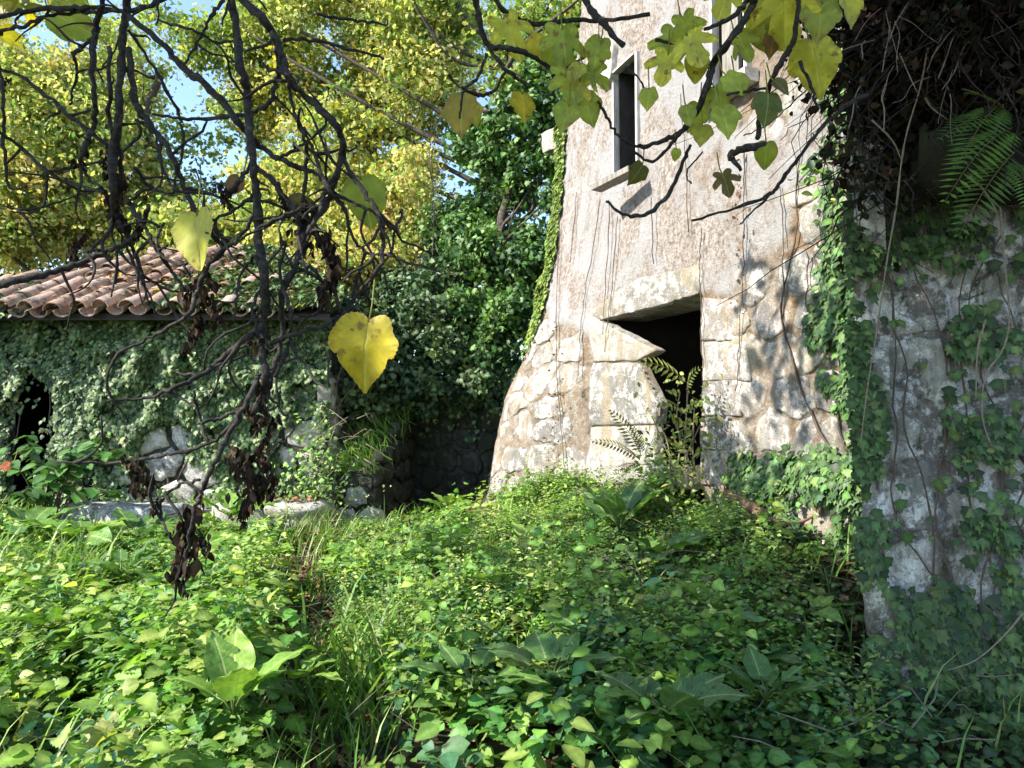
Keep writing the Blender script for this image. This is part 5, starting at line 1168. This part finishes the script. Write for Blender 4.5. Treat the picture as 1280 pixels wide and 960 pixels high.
# side twigs
allP = np.vstack(E)
for i in range(120):
    q = allP[rng.integers(len(allP))]
    if q[2] > 2.9: pass
    d = norm(np.array([rng.normal(), rng.normal()*.4, rng.normal()-.4])); ln = random.uniform(.05, .2); P = [q]
    for k in range(4): d = norm(d+rng.normal(size=3)*.35+[0, 0, -.1]); P.append(P[-1]+d*ln/4)
    m = MB(); m.tube(catmull(P, 2), np.linspace(.0036, .0016, 9), 5, knob=.25); m.build('twig', M_bark, fig)
# shrivelled leaves hanging in dark clumps
def withered(root, px, py, d, w, h, n=16):
    """crumpled hanging leaf clump of w x h pixels"""
    c = at(px, py, d); s = d/FPX; lb = LB(); m = MB()
    k = n*4; P = c+np.stack([rng.normal(size=k)*w*s*.26, rng.normal(size=k)*w*s*.26, -h*s*.5+h*s*rng.random(k)], -1)
    P[:, 0] += .012*np.sin(P[:, 2]*60)
    lb.add(T_OVN, P, norm(np.array([0, 0, -1])+.45*rdir(k)), rdir(k), h*s*rng.uniform(.08, .24, k)+.004, pal(k, [(.018, .012, .008), (.032, .021, .012), (.012, .009, .007), (.055, .036, .020)])); lb.build('withered_leaves', L_dead, root)['kind'] = 'stuff'
for a in [(247, 347, 1.5, 22, 62), (265, 378, 1.5, 15, 56), (242, 415, 1.5, 13, 44), (97, 308, 1.58, 11, 40), (412, 330, 1.41, 17, 95), (332, 505, 1.36, 22, 58), (303, 585, 1.33, 22, 60), (318, 600, 1.33, 24, 75), (311, 630, 1.33, 14, 50), (335, 582, 1.34, 16, 55), (243, 660, 1.3, 26, 95), (224, 690, 1.3, 16, 60), (229, 725, 1.3, 11, 36), (178, 592, 1.42, 16, 50), (163, 590, 1.43, 12, 40), (200, 632, 1.34, 8, 22), (148, 250, 1.58, 20, 70), (140, 205, 1.6, 16, 40), (104, 190, 1.62, 12, 36), (5, 104, 1.75, 12, 20), (384, 290, 1.42, 26, 50), (378, 262, 1.43, 20, 30), (352, 258, 1.44, 16, 30), (284, 243, 1.47, 10, 34), (330, 425, 1.37, 30, 34), (168, 285, 1.58, 8, 24), (331, 545, 1.36, 10, 36), (312, 520, 1.36, 14, 40)]:
    withered(fig, a[0], a[1], a[2], a[3], a[4])
# fig leaves: lobed blades with a fold and rippled surface, each one a part
def fig_leaf_mesh(lobes=3, col=(.42, .40, .03), edge=(.30, .20, .03), seed=0):
    r_ = random.Random(seed)
    half = {1: [(0, -.03), (.12, -.10), (.27, -.08), (.40, .06), (.46, .22), (.44, .40), (.38, .56), (.28, .72), (.17, .86), (.07, .96), (0, 1.0)],
            3: [(0, -.02), (.10, -.10), (.26, -.12), (.38, -.02), (.45, .14), (.53, .28), (.54, .42), (.46, .52), (.40, .53), (.36, .63), (.25, .78), (.11, .92), (0, 1.04)],
            5: [(0, .0), (.12, -.14), (.30, -.20), (.44, -.10), (.42, .04), (.36, .12), (.52, .24), (.66, .42), (.60, .58), (.42, .50), (.24, .38), (.26, .56), (.30, .74), (.20, .90), (0, 1.0)]}[lobes]
    def side(sg, o): return [(sg*x*(1+.10*(r_.random()-.5)), y+.03*(r_.random()-.5)) for x, y in o]
    out = side(1, half)+side(-1, half[1:-1])[::-1]
    o = catmull(np.array([(x, y, 0) for x, y in out+out[:1]]), 4)[:-1, :2]; n = len(o)
    c0 = np.array([0, .36 if lobes < 5 else .26]); V = [(c0[0], c0[1], 0)]; T = [np.array(col)*1.25]; bend = r_.uniform(.1, .8); fold = r_.uniform(-.2, .6); tw = r_.uniform(-.3, .3)
    tips = {1: [(0, 1)], 3: [(0, 1), (.54, .36), (-.54, .36)], 5: [(0, 1), (.64, .5), (-.64, .5), (.44, -.1), (-.44, -.1)]}[lobes]
    rings = (.25, .5, .75, .92, 1.0)
    for q in rings:
        for k in range(n):
            p = c0+(o[k]-c0)*q*(1+(.018*math.sin(k*2.9+seed) if q > .9 else 0)); x, y = p
            v = 0
            for tx, ty in tips:
                L = math.hypot(tx, ty); al = (x*tx+y*ty)/L; dd = abs(x*ty-y*tx)/L
                if al > 0: v = max(v, max(0, 1-dd/.03))
            z = fold*abs(x)*.6-bend*max(0, y)**2*.5+tw*x*y*.5+.025*math.sin(x*9+seed)*math.cos(y*7+seed*2)-.012*v
            V.append((x, y, z)); e = float(sstep(.8, 1.0, q))*float(r_.random() < .35)
            cc = np.array(col)*(1+.45*v)*(1+.10*math.sin(y*13+seed)*math.cos(x*11)); T.append(cc*(1-.6*e)+np.array(edge)*.6*e)
    F = [(0, 1+k, 1+(k+1) % n) for k in range(n)]
    for a_ in range(len(rings)-1): F += [(1+a_*n+k, 1+(a_+1)*n+k, 1+(a_+1)*n+(k+1) % n, 1+a_*n+(k+1) % n) for k in range(n)]
    me = mesh_np('leaf', V, F, np.clip(np.array(T), 0, 1), True); me.materials.append(L_figv); add_blade(me, [(v[0], v[1], 0) for v in V]); return me
YG = (.50, .50, .06); OL = (.30, .37, .05); YL = (.48, .40, .025); BR = (.20, .11, .04)
def fig_leaf(root, px, py, d, size, ang, col, lobes=3, tilt=.4, label=None, nm='leaf'):
    """size in pixels base to tip; ang = direction of the tip on screen, 0 = down"""
    X = np.array([math.sin(ang), tilt*random.uniform(-.6, .8), -math.cos(ang)]); Nn = np.array([random.uniform(-.5, .5), -1.0, random.uniform(-.3, .5)])
    s = size*d/FPX*(1.0 if root is fig else .84); b = at(px, py, d)-norm(X)*s*.42
    o = leaf_part(root, None, b, X, Nn, s, fig_leaf_mesh(lobes, col, BR, random.randint(0, 99)), nm)
    if label: o['label'] = label
    m = MB(); m.tube([b, b-norm(X)*s*.2+[0, .01, .01], b-norm(X)*s*.35+[0, .02, .05]], [.0022, .0018, .0018], 4, tint=(.3, .3, .05)); m.build('leaf_stalk', L_fig, root); return o
for a in [(247, 298, 1.45, 72, .1, YG, 1, .2, 'yellow-green leaf with a bite-like notch, hanging alone'), (455, 437, 1.36, 84, -.15, YL, 3, .1, 'bright yellow heart-shaped leaf, lowest on the fig'), (458, 248, 1.5, 60, .3, (.28, .34, .03), 1, .2, None), (92, 28, 1.8, 52, 1.3, OL, 3, .6, None), (292, 232, 1.5, 26, -.7, BR, 1, .3, None), (375, 255, 1.45, 30, 1.5, (.13, .12, .03), 1, .3, None), (6, 583, 2.4, 14, -1.4, (.45, .12, .04), 1, .2, None)]:
    fig_leaf(fig, *a)
# unseen fig trunk left of the viewer, and crown lobes added to cast shade
trb = np.array([-3.2, 1.2, ground_z(-3.2, 1.2)]); m = MB(); P = catmull([trb, trb+[.15, .1, 1.2], trb+[.5, .2, 2.4], [-2.0, 1.6, 3.6], [-1.2, 1.8, 4.3]], 6); m.tube(P, np.linspace(.17, .06, len(P)), 10, knob=.12); m.build('trunk', M_bark, fig)
for e in [(-1.0, 1.5, 2.75), (-.55, 1.45, 2.6), (-1.7, 1.6, 2.7), (.2, 1.9, 3.6), (-.9, 3.2, 4.6), (-2.2, 3.0, 4.4), (-.2, 1.2, 4.6)]:
    m = MB(); s = P[-8]; e = np.array(e); m.tube(catmull([s, (s+e)/2+[0, 0, .3], e], 5), np.linspace(.05, .012, 11), 7, knob=.15); m.build('limb', M_bark, fig)
shade = [(-1.67, 1.75, 3.9, 1.0, .6, .45), (-.5, 2.2, 4.9, .9, .6, .5), (-1.1, 1.9, 4.4, .9, .6, .5), (-2.3, 1.3, 3.7, .8, .7, .4), (-1.6, .9, 4.0, .8, .6, .4), (-.6, 1.2, 4.8, .9, .6, .5), (0, 2.4, 5.4, .7, .5, .4), (-2.4, 1.7, 3.6, .8, .6, .3), (-1.9, 2.2, 4.0, .7, .5, .3)]
shade3 = [(-3.7, 1.9, 3.9, .9, .7, .35), (-2.8, 2.3, 3.9, .8, .6, .35), (-2.9, 3.3, 4.3, .8, .7, .35), (-4.2, 3.9, 4.1, 1.0, .7, .35), (-3.4, 4.6, 4.7, .8, .6, .3), (-3.4, 2.7, 4.2, .9, .6, .35)]
shade2 = [(-2.8, 3.9, 5.2, 1.3, 1.1, .6), (-1.6, 3.6, 5.3, .9, .8, .5), (-3.6, 2.4, 4.6, .8, .8, .4)]
lb = LB(); a = clump_cloud(shade, 370, 20, .20, .17, [(.2, .24, .04), (.3, .3, .04)], T_IVY, .8, .1, 4, .4, .2); lb.add(*a[:6])
a = clump_cloud(shade2, 60, 12, .24, .15, [(.2, .24, .04), (.3, .3, .04)], T_IVY, .8, .1, 8, .4, .2); lb.add(*a[:6])
a = clump_cloud(shade3, 84, 14, .20, .16, [(.2, .24, .04), (.3, .3, .04)], T_IVY, .8, .1, 6, .4, .2); lb.add(*a[:6])
o = lb.build('crown', L_fig, fig); o['kind'] = 'stuff'  # out-of-view canopy, placed to shade the buttress and ground

# ------------------------------------------------------------------ second fig: leafy branches in front of the tower
f2 = empty('fig_tree'); tag(f2, 'leafy fig branches with yellow-green lobed leaves hanging before the tower', 'tree')
for px, r, d0, d1 in [
 ([(590, -40), (595, 0), (600, 27), (612, 57), (635, 60), (659, 67), (682, 81), (696, 91), (713, 81), (730, 72)], [5.5, 5, 4, 3.5, 2], 1.9, 2.0),
 ([(612, 60), (629, 84), (645, 97), (661, 108)], [3.5, 3.5, 2], 1.9, 1.9), ([(632, 91), (615, 114), (595, 119), (576, 110)], [2.5, 3, 2], 1.9, 1.85), ([(608, 67), (598, 97), (580, 112), (575, 150)], [3, 2.5, 1.5], 1.9, 1.85),
 ([(612, -20), (625, 8), (649, 25), (682, 30), (716, 25), (760, 25), (812, 18)], [3, 4, 4, 3], 2.1, 2.1), ([(722, -20), (738, 12), (755, 30), (777, 56)], [6, 5.5, 4], 2.0, 1.9), ([(692, 94), (692, 128)], [2.5, 2], 2, 2),
 ([(945, -20), (940, 10), (913, 50), (893, 77), (883, 110), (870, 140), (853, 163), (833, 175), (800, 183), (777, 173), (760, 150), (747, 127)], [6, 5, 6, 5, 3.5, 2.5, 2], 1.9, 2.0),
 ([(853, 163), (833, 187), (813, 203), (787, 183)], [3, 2.5, 2], 1.95, 2), ([(863, 180), (850, 213), (830, 250), (800, 270), (777, 267), (758, 252)], [3, 3.5, 3, 2], 1.95, 1.9), ([(935, 0), (913, 23), (880, 37)], [4, 4, 3], 1.9, 1.95),
 ([(1000, -10), (993, 43), (983, 67), (967, 97), (953, 133), (947, 173)], [3, 5, 4, 4], 1.85, 1.9), ([(956, 180), (940, 184), (927, 187), (913, 195), (927, 213)], [4, 6, 5, 3], 1.9, 1.9),
 ([(1000, 77), (1013, 103), (1022, 133)], [3, 3, 2], 1.9, 1.9), ([(1085, 118), (1060, 130), (1027, 160), (997, 197), (977, 227), (963, 243), (927, 258), (865, 276)], [3.5, 3, 3, 3, 1.8], 2.6, 2.4), ([(966, 240), (940, 265), (925, 280)], [2, 1], 2.4, 2.4),
 ([(965, 110), (935, 114), (908, 118)], [2.5, 2], 1.9, 1.9), ([(780, 84), (800, 100), (806, 122)], [1.5, 1.5], 2, 2), ([(820, 50), (840, 54), (856, 50)], [3, 2], 2, 2), ([(1030, 90), (1000, 120), (960, 155), (930, 170)], [1.2, 1], 2.2, 2.2), ([(878, 190), (858, 215), (864, 230)], [1.5, 1.2], 1.95, 1.95)]:
    limb(f2, px, r, d0, d1)
FL = [(713, 106, 55, .3, OL, 5), (748, 98, 40, .9, OL, 3), (735, 136, 46, .2, OL, 1), (707, 145, 42, -.4, OL, 3), (867, 60, 56, .5, YG, 5), (840, 62, 55, -.4, OL, 3), (831, 84, 46, -.5, YG, 3), (870, 84, 42, .1, YG, 1), (810, 123, 30, -.1, OL, 1), (860, 143, 30, .2, OL, 1), (907, 150, 46, .4, OL, 3), (877, 168, 32, -.1, YG, 3), (897, 122, 42, .1, OL, 3), (917, 104, 36, 1.0, OL, 1), (960, 133, 46, -.3, (.10, .14, .025), 1), (957, 193, 38, .1, OL, 1), (977, 107, 28, .8, (.12, .12, .03), 1),
      (797, 217, 32, -.3, (.10, .11, .03), 1), (908, 228, 34, .1, (.12, .10, .03), 3), (1022, 78, 78, .35, YG, 1), (1026, 22, 56, -.3, OL, 3), (980, 20, 80, .1, YG, 5), (952, 8, 60, -.8, YG, 3), (905, 2, 50, -.2, YG, 3), (967, 54, 34, 0, BR, 1), (845, 193, 17, 0, OL, 1), (640, 42, 60, .4, YG, 3), (705, 58, 62, .3, OL, 5), (655, 131, 42, .3, YL, 1), (575, 140, 58, -.1, (.34, .28, .04), 3), (592, 138, 34, .6, YG, 1), (688, 70, 40, -.6, OL, 3), (925, 105, 30, .2, OL, 1), (1005, -5, 70, 0, YG, 5), (930, 60, 40, .5, OL, 3), (1060, 10, 50, .5, YG, 3)]
for (x, y, s_, a_, c_, lo) in FL:
    if lo == 1 and random.random() < .6: lo = 3
    elif lo == 3 and random.random() < .4: lo = 5
    fig_leaf(f2, x, y, random.uniform(1.85, 2.05), s_, a_+random.uniform(-.25, .25), tuple(np.array(c_)*random.uniform(.8, 1.2)), lo, .5)
for i in range(16):
    x, y = random.choice([(random.uniform(680, 760), random.uniform(60, 150)), (random.uniform(820, 930), random.uniform(20, 170)), (random.uniform(940, 1060), random.uniform(-10, 60)), (random.uniform(620, 700), random.uniform(20, 90))])
    fig_leaf(f2, x, y, random.uniform(1.9, 2.2), random.uniform(26, 46), random.uniform(-.8, .8), tuple(np.array(random.choice([YG, OL, OL, YL]))*random.uniform(.8, 1.2)), random.choice([1, 3, 3, 5]), .6)
m = MB(); tb = np.array([4.6, -1.2, 0.0]); m.tube(catmull([tb, tb+[-.5, .3, 2.0], [3.0, .2, 3.8], [1.5, 1.2, 4.0]], 6), np.linspace(.15, .05, 19), 9, knob=.12); m.build('trunk', M_bark, f2)
for e in [at(590, -40, 1.9), at(945, -25, 1.9), at(1000, -12, 1.85), at(722, -22, 2.0), at(612, -22, 2.1)]:
    s = np.array([1.5, 1.2, 4.0]); m = MB(); m.tube(catmull([s, (s+e)/2+[0, 0, .25], e], 5), np.linspace(.04, .012, 11), 7, knob=.15); m.build('limb', M_bark, f2)
k = 240; lb = LB(); P = np.array([1.2, 1.2, 3.9])+rng.normal(size=(k, 3))*[.7, .5, .35]; P = P[(P[:, 2]-1.6)/np.maximum(P[:, 1], .1) > .68]; k = len(P)
lb.add(T_IVY, P, rdir(k), norm(np.array([0, 0, 1])+.6*rdir(k)), .17*rng.uniform(.6, 1.2, k), pal(k, [OL, YG])); lb.build('crown', L_fig, f2)['kind'] = 'stuff'
# small leafy sprays at the right of the tower
sp_ = empty('climbing_spray'); tag(sp_, 'small dark-leaved climber sprays reaching over the tower face by the dead vines', 'creeper')
for px in [[(1060, 190), (1035, 200), (1010, 215), (995, 232)], [(1062, 215), (1045, 240), (1040, 270), (1045, 310)], [(1065, 60), (1045, 90), (1052, 130)], [(1062, 150), (1040, 190), (1020, 205)]]:
    P = catmull([at_y(x, y, 4.2) for x, y in px], 5); m = MB(); m.tube(P, .004, 4); m.build('stem', M_vine, sp_)
    k = 26; q = P[rng.integers(0, len(P), k)]+rng.normal(size=(k, 3))*.05; lb = LB(); lb.add(T_OV, q, rdir(k), norm(np.array([-.3, -.6, .6])+.5*rdir(k)), rng.uniform(.04, .09, k), pal(k, PAL_IVY+PAL_HERB)); lb.build('leaves', L_ivy, sp_)['kind'] = 'stuff'

# ------------------------------------------------------------------ put every empty at the foot of its thing
def bounds_base(o):
    lo = np.full(3, 1e9); hi = -lo
    for ch in o.children:
        if ch.type == 'MESH' and len(ch.data.vertices):
            for c_ in ch.bound_box:
                q = ch.matrix_basis @ Vector(c_); lo = np.minimum(lo, q); hi = np.maximum(hi, q)
    return (lo[0]+hi[0])/2, (lo[1]+hi[1])/2, lo[2]
for o in list(bpy.data.objects):
    if o.type == 'EMPTY' and o.parent is None:
        b = Vector(bounds_base(o)); o.location = b
        for ch in o.children: ch.matrix_parent_inverse = Matrix.Translation(-b)
tri = sum(len(o.data.loops)-2*len(o.data.polygons) for o in bpy.data.objects if o.type == 'MESH')
print('objects', len(bpy.data.objects), 'tris', tri)
